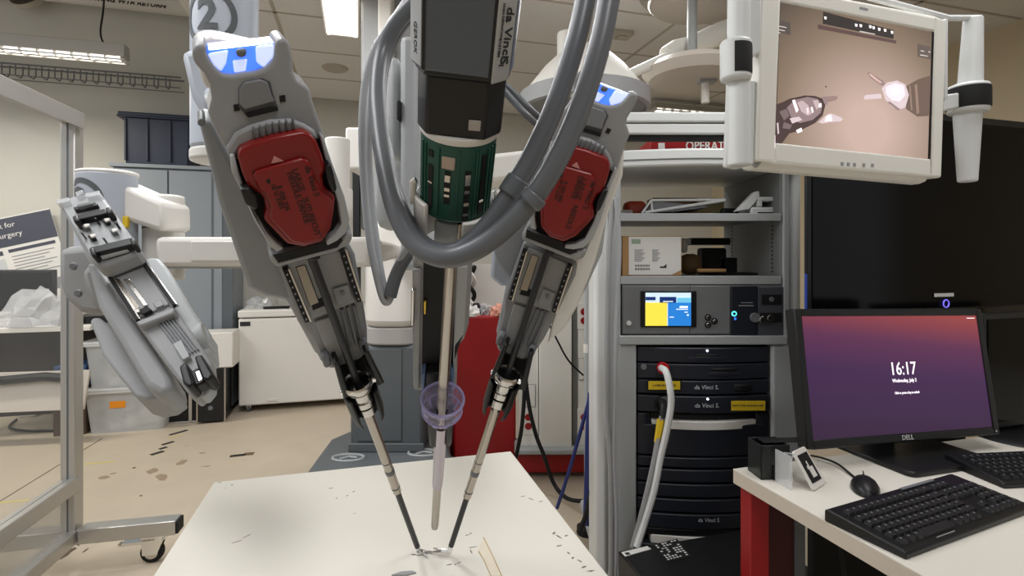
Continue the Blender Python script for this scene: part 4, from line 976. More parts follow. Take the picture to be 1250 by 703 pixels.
# ------------------------------------------------------------------ behind the robot: bin, headwall, lamps
aL, aR = U(556, 560, 3.2), U(628, 560, 3.2); zb = U(600, 386, 3.2).z
t = thing('red_bin', ((aL.x+aR.x)/2, 3.2, 0), 'tall red open topped bin full of crumpled wrappers behind the steel tube', 'bin', rz=.08)
wb = aR.x-aL.x+.02
obj('bin_wall', MB().b2((-wb/2, 0, .04), (wb/2, .42, zb)), m_redpaint, t, bevel=.012)
obj('bin_plinth', MB().b2((-wb/2+.02, .02, 0), (wb/2-.02, .4, .04)), m_blackm, t)
MBIN = W[t.name]
rn = random.Random(3)
for i, (cx, m_, l_) in enumerate(((-.09, m_paper, 'crumpled white wrapper heaped at one end of the red bin'), (.0, m_clear, 'crumpled clear wrapper in the middle of the red bin'), (.09, mat('salmon_wrapper', (210, 150, 130), .6), 'crumpled salmon wrapper beside the needle driver arm on the red bin'), (-.04, m_ink, 'crumpled dark wrapper peeping from the red bin'))):
    crumple('wrapper', MBIN @ MX.Translation((cx, .06+.05*(i % 2), zb)), .06, .06, .06, m_, l_, 'wrapper', seed=40+i)
single('pink_board', ubox(506, 476, 517, 524, 3.3, .3), mat('pink_board', (228, 160, 140), .6), 'pink painted panel just left of the purple funnel cannula', 'panel', M=MX.Identity(4))
single('red_cabinet', ubox(516, 490, 560, 556, 3.35, .3), m_redpaint, 'low red cabinet seen behind the purple funnel cannula', 'cabinet', M=MX.Identity(4))
single('notice_board', ubox(568, 322, 640, 400, 3.95, .03), m_paper, 'white notice board behind the red bin', 'board', M=MX.Identity(4))
t = thing('hanging_hose', U(575, 325, 3.905), 'black and white twisted hose hanging behind the steel tube', 'hose', rz=0)
for k_, m_ in ((0, m_blackm), (math.pi, m_white)):
    obj('hose_strand', MB().tube([(.025*math.cos(z*30+k_), .025*math.sin(z*30+k_), -z) for z in [i*.012 for i in range(28)]], .016, 8), m_, t)
# white headwall column with red outlets
def yplane(px, d): return (px-HX)/FPX*d
hw = thing('power_column', (.3, 3.1, 0), 'white hospital power column with red outlets behind the needle driver arm', 'power column', rz=0)
def hwbox(nm, px0, px1, py0, py1, d, dep, m, par=hw, b=.004):
    return obj(nm, ubox(px0, py0, px1, py1, d, dep), m, par, MX.Identity(4), bevel=b)
hwbox('column_panel', 633, 657, 318, 552, 3.12, .2, m_cream)
hwbox('column_panel', 658, 698, 318, 552, 3.10, .2, m_cream)
hwbox('column_panel', 699, 705, 318, 552, 3.16, .1, m_cart)
hwbox('column_panel', 706, 760, 318, 552, 3.12, .2, m_cream)
hwbox('bumper_strip', 628, 764, 548, 556, 3.06, .2, m_cart, b=.012)
zb0 = U(640, 556, 3.1).z
obj('red_foot', MB().b2((yplane(630, 3.1), 3.12, .03), (yplane(764, 3.1), 3.35, zb0)), m_redpaint, hw, MX.Identity(4), bevel=.01)
def outlet(px, py, d):
    pl_ = hwbox('outlet_plate', px-8, px+8, py-16, py+16, d-.004, .01, m_cream, b=.002)
    for dy in (-5.5, 5.5):
        c = U(px, py+dy, d-.008)
        obj('red_outlet', MB().cyl((c.x, c.y, c.z), (c.x, c.y+.01, c.z), .021, 14), m_redpaint, pl_, MX.Identity(4), bevel=.003)
for a in ((645, 515, 3.12), (713, 386, 3.12), (713, 515, 3.12)): outlet(*a)
for px0, px1, py0, py1 in ((638, 654, 469, 497), (706, 714, 437, 464)):
    f_ = hwbox('blank_plate', px0, px1, py0, py1, 3.115, .01, m_cart, b=.002)
    hwbox('plate_face', px0+1, px1-1, py0+1, py1-1, 3.112, .01, m_cream, f_, b=.001)
def wcable(nm, pts, r, m, label, cat='cable'):
    return tag(obj(nm, MB().tube(spline([U(*p) for p in pts], 6), r, 8), m), label, cat)
m_bluec = mat('blue_cable', (34, 48, 110), .45)
wcable('power_cable', [(639, 440, 2.9), (640, 480, 2.9), (637, 520, 2.9), (632, 548, 2.95), (622, 590, 3.0)], .011, m_blackm, 'black power cord hanging straight down before the power column')
wcable('power_cable', [(640, 440, 2.9), (645, 490, 2.9), (654, 530, 2.9), (664, 556, 2.9), (676, 590, 2.9), (692, 608, 2.8), (714, 612, 2.7)], .011, m_blackm, 'black power cord curving down from the arm to the floor by the red foot')
wcable('thin_wire', [(670, 395, 2.8), (680, 415, 2.8), (694, 440, 2.8), (712, 458, 2.85)], .005, m_blackm, 'thin black wire slanting across the white power column')
wcable('network_cable', [(724, 470, 2.3), (716, 500, 2.3), (702, 550, 2.3), (690, 590, 2.35), (680, 620, 2.4)], .008, m_bluec, 'dark blue cable slanting down left of the equipment cart')
wcable('network_cable', [(722, 480, 2.25), (719, 530, 2.25), (718, 580, 2.25), (716, 640, 2.25)], .016, m_bluec, 'thick blue cable bundle hanging along the equipment cart column')
wcable('floor_cable', [(706, 650, 2.2), (714, 632, 2.2), (722, 600, 2.1), (726, 580, 2.1)], .010, m_blackm, 'black cable beside the table corner at the foot of the equipment cart')
t = thing('drip_pole', U(717, 300, 2.5), 'thin pale metal pole standing before the white power column', 'pole', rz=0)
t.location.z = 0; W[t.name] = MX.Translation((U(717, 300, 2.5).x, 2.5, 0))
obj('pole_tube', MB().cyl((0, 0, .05), (0, 0, 1.72), .015, 14), m_cart, t)
obj('pole_joint', MB().cyl((0, 0, U(0, 425, 2.5).z-.02), (0, 0, U(0, 425, 2.5).z+.02), .019, 14), m_white, t)
obj('pole_foot', MB().lathe([(0, 0), (.05, 0), (.05, .03), (.02, .05), (0, .05)], 20), m_blackm, t)
# surgical lamps hung from the ceiling
dS = 2.6
c = U(713, 118, dS)
t = thing('surgical_lamp', c, 'white domed surgical lamp head with grey rim behind the grey cables', 'lamp', rz=0)
k = dS/FPX
obj('dome', MB().lathe([(76*k, 0), (72*k, 5*k), (50*k, 33*k), (30*k, 52*k), (21*k, 58*k), (0, 58*k)], 36), m_cream, t)
obj('rim', MB().lathe([(74*k, -18*k), (79*k, -17*k), (79*k, 1*k), (74*k, 3*k)], 36), m_shell, t)
obj('lens', MB().lathe([(0, -14*k), (75*k, -16*k)], 36), m_cart_d, t)
obj('neck', MB().cyl((-20*k, 0, 40*k), (-20*k, 0, 78*k), 13*k, 20), m_cream, t, bevel=.01)
obj('side_box', MB().box((-10*k, -60*k, -8*k), (26*k, 20*k, 20*k)), m_cream, t, bevel=.01)
obj('hanger', MB().cyl((20*k, 0, 50*k), (20*k, 0, 60*k+ (CZ-c.z)-58*k), .03, 12), m_cart, t)
c2_ = U(862, 60, 2.9)
t = thing('jointed_surgical_lamp', V((c2_.x, c2_.y, CZ)), 'jointed white lamp arm under a round ceiling canopy beside the screen', 'lamp arm', rz=0)
def loc(px, py, d): return tuple(U(px, py, d)-V((c2_.x, c2_.y, CZ)))
obj('canopy', MB().lathe([(0, -.10), (.30, -.10), (.36, -.03), (.36, 0)], 36), mat('canopy_grey', (168, 160, 150), .5), t)
obj('lower_arm', MB().tube([loc(752, 98, 2.55), loc(820, 68, 2.8)], [.022, .030], 14), m_cream, t)
obj('elbow', MB().tube([loc(812, 68, 2.8), loc(826, 60, 2.82), loc(846, 54, 2.85)], [.045, .05, .045], 16), m_cream, t, bevel=.005)
obj('upper_arm', MB().tube([loc(840, 56, 2.84), loc(872, 44, 2.88), loc(930, 24, 2.95)], [.045, .06, .07], 16), m_cream, t)
t = thing('second_lamp', U(845, 88, 2.75), 'flat pale surgical lamp head with a small handle under the round canopy', 'lamp', rz=0)
k = 2.75/FPX
obj('lamp_head', MB().lathe([(0, -10*k), (52*k, -10*k), (60*k, 0), (50*k, 9*k), (0, 13*k)], 36), mat('pale_lamp', (206, 198, 186), .5), t)
obj('handle', MB().cyl((16*k, 0, -38*k), (16*k, 0, -8*k), 5*k, 14), m_cream, t, bevel=.004)
obj('handle_plate', MB().b2((8*k, -6*k, -14*k), (28*k, 6*k, -4*k)), m_cart, t, bevel=.004)
obj('hanger', MB().cyl((0, 0, 8*k), (0, 0, CZ-U(845, 88, 2.75).z), .025, 12), m_cart, t)
# ------------------------------------------------------------------ equipment cart
dC = 2.0
cx = lambda px, d=dC: (px-HX)/FPX*d
cz = lambda py, d=dC: CAMH+(HY-py)/FPX*d
cart = thing('equipment_cart', (cx(856), dC, 0), 'grey equipment cart with two open shelves holding a console stack', 'cart', rz=0)
I4 = MX.Identity(4)
def cbx(nm, x0, x1, y0, y1, z0, z1, m, par=cart, b=.003, **k):
    return obj(nm, MB().b2((x0, y0, z0), (x1, y1, z1)), m, par, I4, bevel=b, **k)
xl, xr = cx(757), cx(955)
cbx('side_panel', cx(740), xl, dC-.01, dC+.55, .08, cz(186), m_cart)
cbx('side_panel', xr, cx(962), dC-.01, dC+.55, .08, cz(196), m_cart)
cbx('front_column', cx(724), cx(741), dC-.03, dC+.12, .08, cz(190), m_cart_l, b=.015)
pr_ = obj('corner_post', MB().cyl((cx(972), dC+.04, .08), (cx(972), dC+.04, cz(200)), .032, 20), m_cart_l, cart, I4)
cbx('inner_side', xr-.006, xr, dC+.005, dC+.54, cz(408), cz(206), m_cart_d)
sl = MB()
for i in range(14):
    sl.b2((xr-.0085, dC+.06, cz(332)+.016*i-.003), (xr-.0055, dC+.066, cz(332)+.016*i+.003)).b2((xr-.0085, dC+.44, cz(332)+.016*i-.003), (xr-.0055, dC+.446, cz(332)+.016*i+.003))
tag(obj('slot_holes', sl, m_blackm, cart, I4, smooth=0), None, kind='stuff')
# domed top tray
tz0, tz1 = cz(205), cz(184)
front = [(cx(757)-.02, dC)]+[(cx(757)-.02+(cx(960)-cx(757)+.04)*i/12, dC-.05*math.sin(math.pi*i/12)-.005) for i in range(1, 12)]+[(cx(960)+.02, dC), (cx(960)+.02, dC+.55), (cx(757)-.02, dC+.55)]
tt = obj('top_tray', MB().prism(front, tz0, tz1), m_cart_l, cart, I4, bevel=.008)
obj('tray_groove', MB().tube([(x, y-.001, (tz0*.6+tz1*.4)) for x, y in front[:13]], .003, 6), m_cart_d, tt, I4)
for z0, z1, d_ in ((cz(152), cz(140), 0), (cz(166), cz(153.5), .005)):
    cbx('handle_rail', cx(755), cx(900), dC-.04+d_, dC+.03, z0, z1, m_cart_l, b=.006)
cbx('rail_gap', cx(755), cx(900), dC-.02, dC+.02, cz(172), cz(166.5), m_blackm)
for px in (752, 900):
    cbx('rail_post', cx(px)-.012, cx(px)+.012, dC-.01, dC+.03, tz1, cz(140), m_cart_l)
for y0, y1 in ((260.5, 270), (337, 347)):
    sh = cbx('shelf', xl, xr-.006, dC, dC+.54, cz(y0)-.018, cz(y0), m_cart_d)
    cbx('shelf_lip', xl, xr-.006, dC-.006, dC+.006, cz(y1), cz(y0), m_cart, sh, b=.002)
# lower frame and console stack
cbx('ledge', xl-.006, cx(958), dC-.02, dC+.5, cz(420), cz(409), m_cart, b=.004)
cbx('lower_frame', xl-.006, cx(776), dC-.012, dC+.5, .1, cz(420), m_cart, b=.004)
cbx('lower_frame', cx(940), cx(976), dC-.012, dC+.5, .1, cz(420), m_cart, b=.012)
kn = obj('latch_knob', MB().cyl((cx(965), dC-.06, cz(413)), (cx(965), dC, cz(413)), .014, 14), m_steel, cart, I4, bevel=.003)
cbx('cart_base', xl-.08, cx(976), dC-.03, dC+.58, .08, .13, m_cart, b=.02)
for x in (cx(745), cx(960)):
    for y in (dC+.04, dC+.5):
        obj('caster', MB().cyl((x-.018, y, .04), (x+.018, y, .04), .04, 18).b2((x-.02, y-.02, .04), (x+.02, y+.02, .09)), m_blackm, cart, I4)
# generator with a touch panel on the cart
gen = thing('generator_unit', (cx(856), dC, cz(408)), 'grey electrosurgical unit with a yellow and blue display below the shelves', 'medical unit', rz=0)
def gbx(nm, px0, px1, py0, py1, dy, m, par=gen, b=.002, dep=.02):
    return obj(nm, MB().b2((cx(px0), dC+dy, cz(py1)), (cx(px1), dC+dy+dep, cz(py0))), m, par, I4, bevel=b)
m_unit = mat('unit_grey', (116, 118, 120), .45, noise=.02, scale=20)
gbx('unit_body', 759, 954, 347.5, 408, -.004, m_unit, dep=.45)
gbx('left_panel', 760, 841, 349, 407, -.008, m_unit)
gbx('middle_panel', 842, 890, 349, 407, -.008, m_unit)
bp = gbx('dark_panel', 891, 923, 349, 409, -.012, m_console)
gp = gbx('port_panel', 924, 955, 350, 410, -.010, mat('port_grey', (74, 76, 82), .5))
dsp = gbx('display_frame', 781, 849, 355, 399, -.012, m_black)
SCR = lambda n, rgb, e=1.0: mat(n, rgb, .3, emit=e)
gbx('display', 787, 842, 357, 397, -.014, SCR('screen_white', (205, 225, 235), .8), dsp, 0)
gbx('display_field', 787, 813, 369, 397, -.015, SCR('screen_yellow', (236, 214, 74), .85), dsp, 0)
gbx('display_field', 814, 842, 369, 397, -.015, SCR('screen_blue', (40, 122, 204), .85), dsp, 0)
gbx('display_field', 804, 824, 362, 369, -.0155, SCR('screen_navy', (24, 50, 110), .7), dsp, 0)
gbx('display_field', 787, 799, 362, 366, -.0155, SCR('screen_navy', (24, 50, 110), .7), dsp, 0)
gbx('display_field', 825, 842, 363, 369, -.0154, SCR('screen_cyan', (110, 190, 225), .8), dsp, 0)
for a in ((828, 838, 373, 375.5), (824, 838, 376.5, 377.5), (834, 838, 380, 381), (816, 821, 386, 387), (837, 839, 383, 385), (808, 820, 367, 368)):
    gbx('display_text', *a, -.0158, SCR('screen_text', (235, 240, 245), .9), dsp, 0)
def disc(nm, px, py, r, dy, m, par, dep=.01, ring=None):
    o = obj(nm, MB().cyl((cx(px), dC+dy, cz(py)), (cx(px), dC+dy+dep, cz(py)), r, 18), m, par, I4, bevel=.001)
    return o
for px, py in ((863, 387), (863, 396), (871, 391.5)):
    disc('socket_ring', px, py, .012, -.012, m_blackm, gen); disc('socket', px, py, .007, -.015, m_steel, gen)
disc('power_button', 767, 394, .009, -.014, m_cart_l, gen)
disc('status_ring', 894.5, 382.5, .010, -.014, mat('cyan_led', (90, 230, 240), .3, emit=1.5), bp)
disc('status_ring_core', 894.5, 382.5, .006, -.0145, m_console, bp)
gbx('status_lamp', 894.5, 897, 387, 390, -.0135, mat('blue_status', (60, 120, 235), .3, emit=1), bp, 0)
for a in ((903, 917, 368.5, 369.6), (900, 918, 372, 373.4)):
    gbx('panel_text', *a, -.0125, m_grey_ink, bp, 0)
gbx('port_recess', 928, 953, 359, 372, -.0115, m_blackm, gp, .002, .004)
disc('port_slot', 940, 365, .009, -.014, m_shell_d, gp)
gbx('port_recess', 926, 953, 381, 393, -.0115, m_blackm, gp, .002, .004)
disc('port', 919, 387, .018, -.022, m_shell_d, gp); 
for px, py, r in ((928, 389.5, .014), (937, 387.5, .013)):
    disc('port_ring', px, py, r, -.026, m_steel, gp); disc('port_core', px, py, r*.7, -.028, m_blackm, gp)
# console stack
con = thing('console_stack', (cx(858), dC, .13), 'dark navy video console stack with slots and drawers in the cart base', 'console', rz=0)
cbx('console_body', cx(777), cx(939), dC+.02, dC+.48, .13, cz(421), m_console_d, con)
def pan(nm, py0, py1, dy=-.005, m=m_console, x0=777.5, x1=938.5, par=con, bulge=.03, b=.004):
    n = 10; X0, X1 = cx(x0), cx(x1)
    pts = [(X0+(X1-X0)*i/n, dC+dy-bulge*math.sin(math.pi*i/n)) for i in range(n+1)]+[(X1, dC+.05), (X0, dC+.05)]
    return obj(nm, MB().prism(pts, cz(py1), cz(py0)), m, par, I4, bevel=b)
p1 = pan('console_panel', 423, 441); pan('panel_slot', 430, 437, -.006, m_console_d, 797, 921, p1)
pan('slot_ramp', 433.5, 437.5, -.0075, m_console, 799, 920, p1, b=.001)
p2 = pan('console_panel', 442.5, 461); pan('panel_slot', 447, 456, -.006, m_console_d, 823, 921, p2)
pan('slot_ramp', 452, 456, -.0075, m_console, 824, 920, p2, b=.001)
p3 = pan('console_panel', 462.5, 479); pan('panel_slot', 467, 474.5, -.006, m_console_d, 881, 921, p3)
p4 = pan('console_panel', 481, 501, -.009)
p5 = pan('drawer', 516, 553, -.006); pan('drawer_header', 503, 516, .01, m_console_d, 794, 922, p5)
pan('drawer_liner', 511, 521, -.012, m_white, 795, 921, p5, b=.002)
pan('drawer_edge', 503, 553, -.004, m_console, 777.5, 793, p5, bulge=.006); pan('drawer_edge', 503, 553, -.004, m_console, 922, 938.5, p5, bulge=.006)
yy = 555
for h in (12, 15, 15.5, 15.5, 17):
    pan('console_panel', yy, yy+h, -.006); yy += h+2.6
pan('drawer', 642, 651, .0, m_console_d); pan('drawer_liner', 650, 661, -.01, m_white, 794, 925); pan('drawer', 661, 720, -.006)
m_label_txt = mat('pale_lettering', (190, 194, 200), .5)
def con_text(s, px, py, size, m=m_label_txt, dy=-.045):
    letter(s, size, m, con, W[con.name].inverted() @ front_at(cx(px), dC+dy, cz(py)), shear=.12)
con_text('da Vinci S.', 858, 470, .022, dy=-.0375); con_text('da Vinci S.', 858, 491.5, .022, dy=-.0415); con_text('da Vinci S.', 861, 629, .020, dy=-.0385)
def lab_(nm, px0, px1, py0, py1, dy, m, b=.0005):
    return obj(nm, MB().b2((cx(px0), dC+dy, cz(py1)), (cx(px1), dC+dy+.004, cz(py0))), m, con, I4, bevel=b)
lab_('label_frame', 787, 829, 461.5, 474.5, -.030, m_black); l1 = lab_('warning_label', 789, 827, 463, 473, -.032, m_yellow)
letter('LASER WARNING', .011, m_ink, con, W[con.name].inverted() @ front_at(cx(808), dC-.0325, cz(468)))
lab_('warning_label', 888, 929, 486.5, 498, -.034, m_yellow)
letter('NOT FOR HUMAN USE', .0112, m_ink, con, W[con.name].inverted() @ front_at(cx(908), dC-.0345, cz(492)))
disc('button', 785, 447, .011, -.014, m_shell_d, con); disc('red_socket', 807, 447.5, .022, -.034, mat('socket_red', (190, 24, 34), .35), con, .02)  # socket face in one even red
disc('black_socket', 806, 490, .028, -.036, m_black, con, .03); disc('socket_ring', 807, 488, .020, -.040, m_shell_d, con, .02)
disc('led', 859, 426, .004, -.040, mat('white_led', (235, 240, 255), .3, emit=2), con); disc('led', 859, 483.5, .004, -.044, mat('white_led', (235, 240, 255), .3, emit=2), con)
wcable('fibre_cable', [(807, 449, 1.94), (813, 454, 1.90), (818, 475, 1.88), (819, 495, 1.88), (813, 530, 1.88), (806, 560, 1.88), (798, 600, 1.87), (786, 640, 1.86), (777, 668, 1.84)], .012, m_cart_l, 'white fibre cable hanging from the red socket of the console')
t = thing('camera_plug_cable', None, 'grey cable with black plug and yellow tag hanging on the console', 'cable', M=I4)
obj('cable_body', MB().tube(spline([U(*p) for p in ((808, 508, 1.9), (804, 530, 1.9), (799, 560, 1.89), (790, 600, 1.88), (780, 640, 1.87), (772, 668, 1.86))], 6), .010, 8), m_shell, t)
obj('plug', MB().tube([U(808, 491, 1.95), U(811, 496, 1.91), U(809, 511, 1.90)], [.016, .016, .013], 12), m_black, t)
obj('yellow_tag', MB().tube([U(807, 512, 1.9), U(802, 540, 1.9)], [.014, .011], 6), m_yellow, t)
# cables down the cart's front column
wcable('cart_cable', [(741, 190, 1.9), (748, 240, 1.9), (744, 300, 1.9), (741, 400, 1.9), (741, 500, 1.9), (745, 560, 1.9), (746, 640, 1.9), (746, 760, 1.9)], .010, m_shell, 'grey cable running down the front column of the equipment cart')
wcable('cart_cable', [(752, 240, 1.88), (756, 300, 1.9), (752, 400, 1.9), (750, 500, 1.9), (749, 560, 1.9), (752, 640, 1.9), (750, 760, 1.9)], .008, m_cable_l, 'pale cable running beside the grey one down the cart column')
# things on the cart
t = thing('game_box', (cx(850), dC+.12, tz1), 'flat red box with white capital lettering on the cart top tray', 'box', rz=0)
b_ = obj('box_lid', MB().b2((-.14, 0, 0), (.30, .25, cz(172, 2.12)-tz1+.01)), m_redpaint, t, bevel=.004)
letter('OPERATION', .052, m_white, t, front_at(.113, -.003, .042), sx=.8, bold=.02)
obj('side_label', MB().b2((-.11, -.003, .03), (-.085, .0, .055)), m_paper, b_)
z1s, z2s = cz(260.5), cz(337)
def onsh(nm, px, py_bot, z, d, w_, dep, h, m, lab, cat, rz=0, b=.004, tilt=0):
    return single(nm, MB().b2((-w_/2, 0, 0), (w_/2, dep, h)), m, lab, cat, M=MX.Translation(((px-HX)/FPX*d, d, z)) @ MX.Rotation(rz, 4, 'Z') @ MX.Rotation(tilt, 4, 'Y'), bevel=b)
onsh('red_pump', 777, 0, z1s, 2.2, .09, .08, .07, mat('brick_red', (176, 66, 40), .4), 'brick red device at the end of the upper cart shelf', 'device', b=.02)
onsh('glass_dish', 765, 0, z1s, 2.12, .05, .05, .025, m_clear, 'small clear dish on the upper cart shelf before the red device', 'dish')
t = thing('wire_basket', (cx(818, 2.1), 2.06, z1s), 'flat tray with thin white frame lying tilted on the upper cart shelf', 'tray', rz=0)
obj('basket_floor', MB().prism([(-.10, .01), (-.075, .052), (.02, .045), (.14, .03), (.0, .012)], 0, .2, axes((1, 0, 0), (0, 0, 1), (0, 1, 0))), m_shell_d, t)
obj('frame_edge', MB().tube([(-.12, 0, .006), (-.085, 0, .056), (.20, 0, .058)], .005, 6).tube([(-.11, 0, .008), (.20, 0, .056)], .006, 6).tube([(-.085, 0, .056), (-.08, 0, .01)], .004, 6).tube([(-.085, .2, .056), (.20, .2, .058), (.2, 0, .058)], .004, 6), m_cart_l, t)
onsh('carton', 824, 0, z1s, 2.36, .2, .1, .10, m_card, 'brown carton behind the tilted tray on the upper cart shelf', 'carton')
onsh('yellow_folder', 868, 0, z1s, 2.42, .12, .08, .105, mat('cream_folder', (232, 216, 160), .6), 'cream folder box at the back of the upper cart shelf', 'folder')
t = thing('label_printer', (cx(928, 2.08), 2.06, z1s), 'white plastic bracket device with a tilted arm on the upper shelf', 'device', rz=0)
obj('bracket_base', MB().b2((-.045, 0, 0), (.085, .12, .03)), m_cart_l, t, bevel=.006)
obj('bracket_gap', MB().b2((-.02, -.002, .004), (.075, .01, .010)), m_blackm, t)
obj('bracket_top', MB().b2((-.02, .0, .052), (.075, .12, .07)).b2((-.02, 0, .03), (.0, .1, .055)).b2((.06, 0, .03), (.072, .1, .055)), m_cart_l, t, bevel=.004)
obj('bracket_arm', MB().prism([(-.105, .012), (-.03, .09), (-.012, .092), (-.01, .07), (-.05, .02)], 0, .03, axes((1, 0, 0), (0, 0, 1), (0, 1, 0))), m_cart_l, t, bevel=.004)
obj('bracket_pin', MB().cyl((.06, .05, .07), (.06, .05, .095), .006, 8), m_cart_l, t)
onsh('dark_clip', 892, 0, z1s, 2.15, .07, .03, .035, m_black, 'small dark clips beside the white bracket device', 'clip', b=.01)
t = thing('carton', (cx(796, 2.03), 2.03, z2s), 'cardboard box with large white printed label on the lower cart shelf', 'carton', rz=.05)
hb_ = cz(288, 2.03)-z2s
obj('carton_body', MB().b2((-.115, 0, 0), (.115, .2, hb_)), m_card, t, bevel=.002)
lb = obj('printed_label', MB().prism([(-.09, .004), (.075, .004), (.112, .022), (.112, hb_-.003), (-.09, hb_-.003)], 0, .001, axes((1, 0, 0), (0, 0, 1), (0, -1, 0), (0, 0, 0))), m_paper, t)
pr = MB()
for i in range(8):
    for x0, w_ in ((-.068, .04), (.0, .03)):
        pr.b2((x0, -.0016, .055+i*.006), (x0+w_*(.7+.3*((i*7) % 3)/2), -.001, .058+i*.006))
tag(obj('label_print', pr, m_grey_ink, lb, W[t.name], smooth=0), None, kind='stuff')
bc = MB()
for j in (0, 1):
    for i in range(16): bc.b2((-.065+i*.0035, -.0016, .022+j*.013), (-.065+i*.0035+(.0012 if i % 3 else .0024), -.001, .030+j*.013))
tag(obj('bar_code', bc, m_ink, lb, W[t.name], smooth=0), None, kind='stuff')
obj('label_mark', MB().b2((-.08, -.0016, hb_-.03), (-.045, -.001, hb_-.012)), mat('pale_green_print', (150, 170, 150), .7), lb, W[t.name])
obj('label_mark', MB().prism([(.03, .03), (.055, .03), (.055, .046), (.045, .036), (.03, .036)], .001, .0016, axes((1, 0, 0), (0, 0, 1), (0, -1, 0))), m_ink, lb, W[t.name])
onsh('dark_camera', 873, 0, z2s, 2.2, .10, .08, .11, m_blackm, 'black boxy device at the middle of the lower cart shelf', 'device', b=.01)
onsh('tan_roll', 846, 0, z2s, 2.15, .09, .07, .085, mat('tan_roll', (120, 94, 64), .7), 'brown tape roll between the carton and the black device', 'roll', b=.03)
onsh('dark_shelf_tray', 868, 0, z2s+.125, 2.3, .17, .1, .03, m_black, 'black flat device resting above the black boxy device on the cart shelf', 'device', b=.004)
onsh('white_lamp', 836, 0, z2s+.09, 2.2, .03, .03, .06, m_paper, 'white round cap seen beside the labelled carton', 'cap', b=.012)
onsh('brown_strip', 870, 0, z2s+.012, 2.08, .11, .03, .014, m_card, 'pale brown strip lying on the lower cart shelf front', 'strip')
onsh('black_block', 890, 0, z2s, 2.2, .07, .05, .07, m_black, 'black block leaning by the inner wall of the lower cart shelf', 'device', b=.004)
onsh('black_tray', 895, 0, z2s, 2.1, .2, .12, .010, m_blackm, 'thin black tray lying on the lower cart shelf', 'tray')
# black crate at the cart's foot
p = on_z(754, 672, .35)
t = thing('black_case', (p.x, p.y, 0), 'black box with printed labels on its lid on the floor before the cart', 'box', rz=PHI)
obj('case_body', MB().b2((0, -.30, 0), (.52, 0, .35)), m_black, t, bevel=.006)
def top_quad(nm, pts, m, h=.001):
    P = [W[t.name].inverted() @ on_z(x, y, .351) for x, y in pts]
    return obj(nm, MB().prism([(q.x, q.y) for q in P], .3502, .3502+h), m, t, smooth=0)
wl = top_quad('white_label', [(758.5, 674), (790, 666.5), (795, 670), (763, 679)], m_paper)
top_quad('label_mark', [(762, 675), (767, 674), (770, 676.5), (765, 677.5)], m_ink, .0016)
top_quad('print_panel', [(797, 665), (826, 657.5), (846, 679), (815, 686)], m_blackm, .0012)
A, B, D = V((797, 665, 0)), V((826, 657.5, 0)), V((815, 686, 0)); rn = random.Random(11); mk = MB()
for i in range(7):
    for j in range(8):
        if rn.random() < .25: continue
        f = lambda a, b: W[t.name].inverted() @ on_z(*(A+(B-A)*a+(D-A)*b)[:2], .351)
        a, b = .06+i*.13, .05+j*.115
        q = [f(a, b), f(a+.09*rn.uniform(.4, 1), b), f(a+.09, b+.07*rn.uniform(.4, 1)), f(a, b+.06)]
        mk.prism([(v.x, v.y) for v in q], .3512, .352)
tag(obj('symbol_print', mk, m_cart_l, t, smooth=0), None, kind='stuff')

# ------------------------------------------------------------------ touch screen on its arm
MT = MX.Translation((.7837, 1.2069, 1.6803)) @ MX.Rotation(.2775, 4, 'Z') @ MX.Rotation(.0109, 4, 'X') @ MX.Rotation(.0278, 4, 'Y')
ts = thing('touch_screen', None, 'cream framed touch screen on a white handle frame showing two gripping jaws', 'screen', M=MT)
w_, h_ = .5326, .38
sx0, sx1, sz0, sz1 = -w_/2+.047, w_/2-.036, -h_/2+.043, h_/2-.034
fr_ = MB()
for lo, hi in (((-w_/2, 0, -h_/2), (sx0, .045, h_/2)), ((sx1, 0, -h_/2), (w_/2, .045, h_/2)), ((sx0, 0, -h_/2), (sx1, .045, sz0)), ((sx0, 0, sz1), (sx1, .045, h_/2))): fr_.b2(lo, hi)
obj('bezel', fr_, m_cream, ts, bevel=.005)
obj('back_shell', MB().b2((-w_/2+.01, .02, -h_/2-.012), (w_/2-.01, .07, h_/2-.01)), m_cream, ts, bevel=.015)
obj('inner_edge', MB().b2((sx0, .004, sz0), (sx0+.004, .012, sz1)).b2((sx1-.006, .003, sz0), (sx1, .012, sz1)), m_blackm, ts)
# the picture on the screen
m_pic = bpy.data.materials.new('endoscope_picture'); m_pic.use_nodes = True
nt = m_pic.node_tree; b = nt.nodes['Principled BSDF']
tc = nt.nodes.new('ShaderNodeTexCoord'); mp = nt.nodes.new('ShaderNodeMapping'); gd = nt.nodes.new('ShaderNodeTexGradient'); gd.gradient_type = 'SPHERICAL'
mp.inputs['Scale'].default_value = (2.6, .01, 2.9); mp.inputs['Location'].default_value = (-.10, 0, .26)
cr = nt.nodes.new('ShaderNodeValToRGB'); cr.color_ramp.elements[0].color = lin(92, 82, 74); cr.color_ramp.elements[1].color = lin(226, 196, 182)
e_ = cr.color_ramp.elements.new(.35); e_.color = lin(156, 134, 114); cr.color_ramp.elements[0].position = .0; cr.color_ramp.elements[-1].position = .85
nt.links.new(tc.outputs['Object'], mp.inputs[0]); nt.links.new(mp.outputs[0], gd.inputs[0]); nt.links.new(gd.outputs[1], cr.inputs[0])
nt.links.new(cr.outputs[0], b.inputs['Emission Color']); b.inputs['Emission Strength'].default_value = .85
b.inputs['Base Color'].default_value = (.01, .01, .01, 1); b.inputs['Roughness'].default_value = .25; b.inputs['Specular IOR Level'].default_value = .15
scr = obj('screen', MB().b2((sx0, .004, sz0), (sx1, .014, sz1)), m_pic, ts)
S_ = lambda n, rgb, e=.6: mat(n, rgb, .3, emit=e)
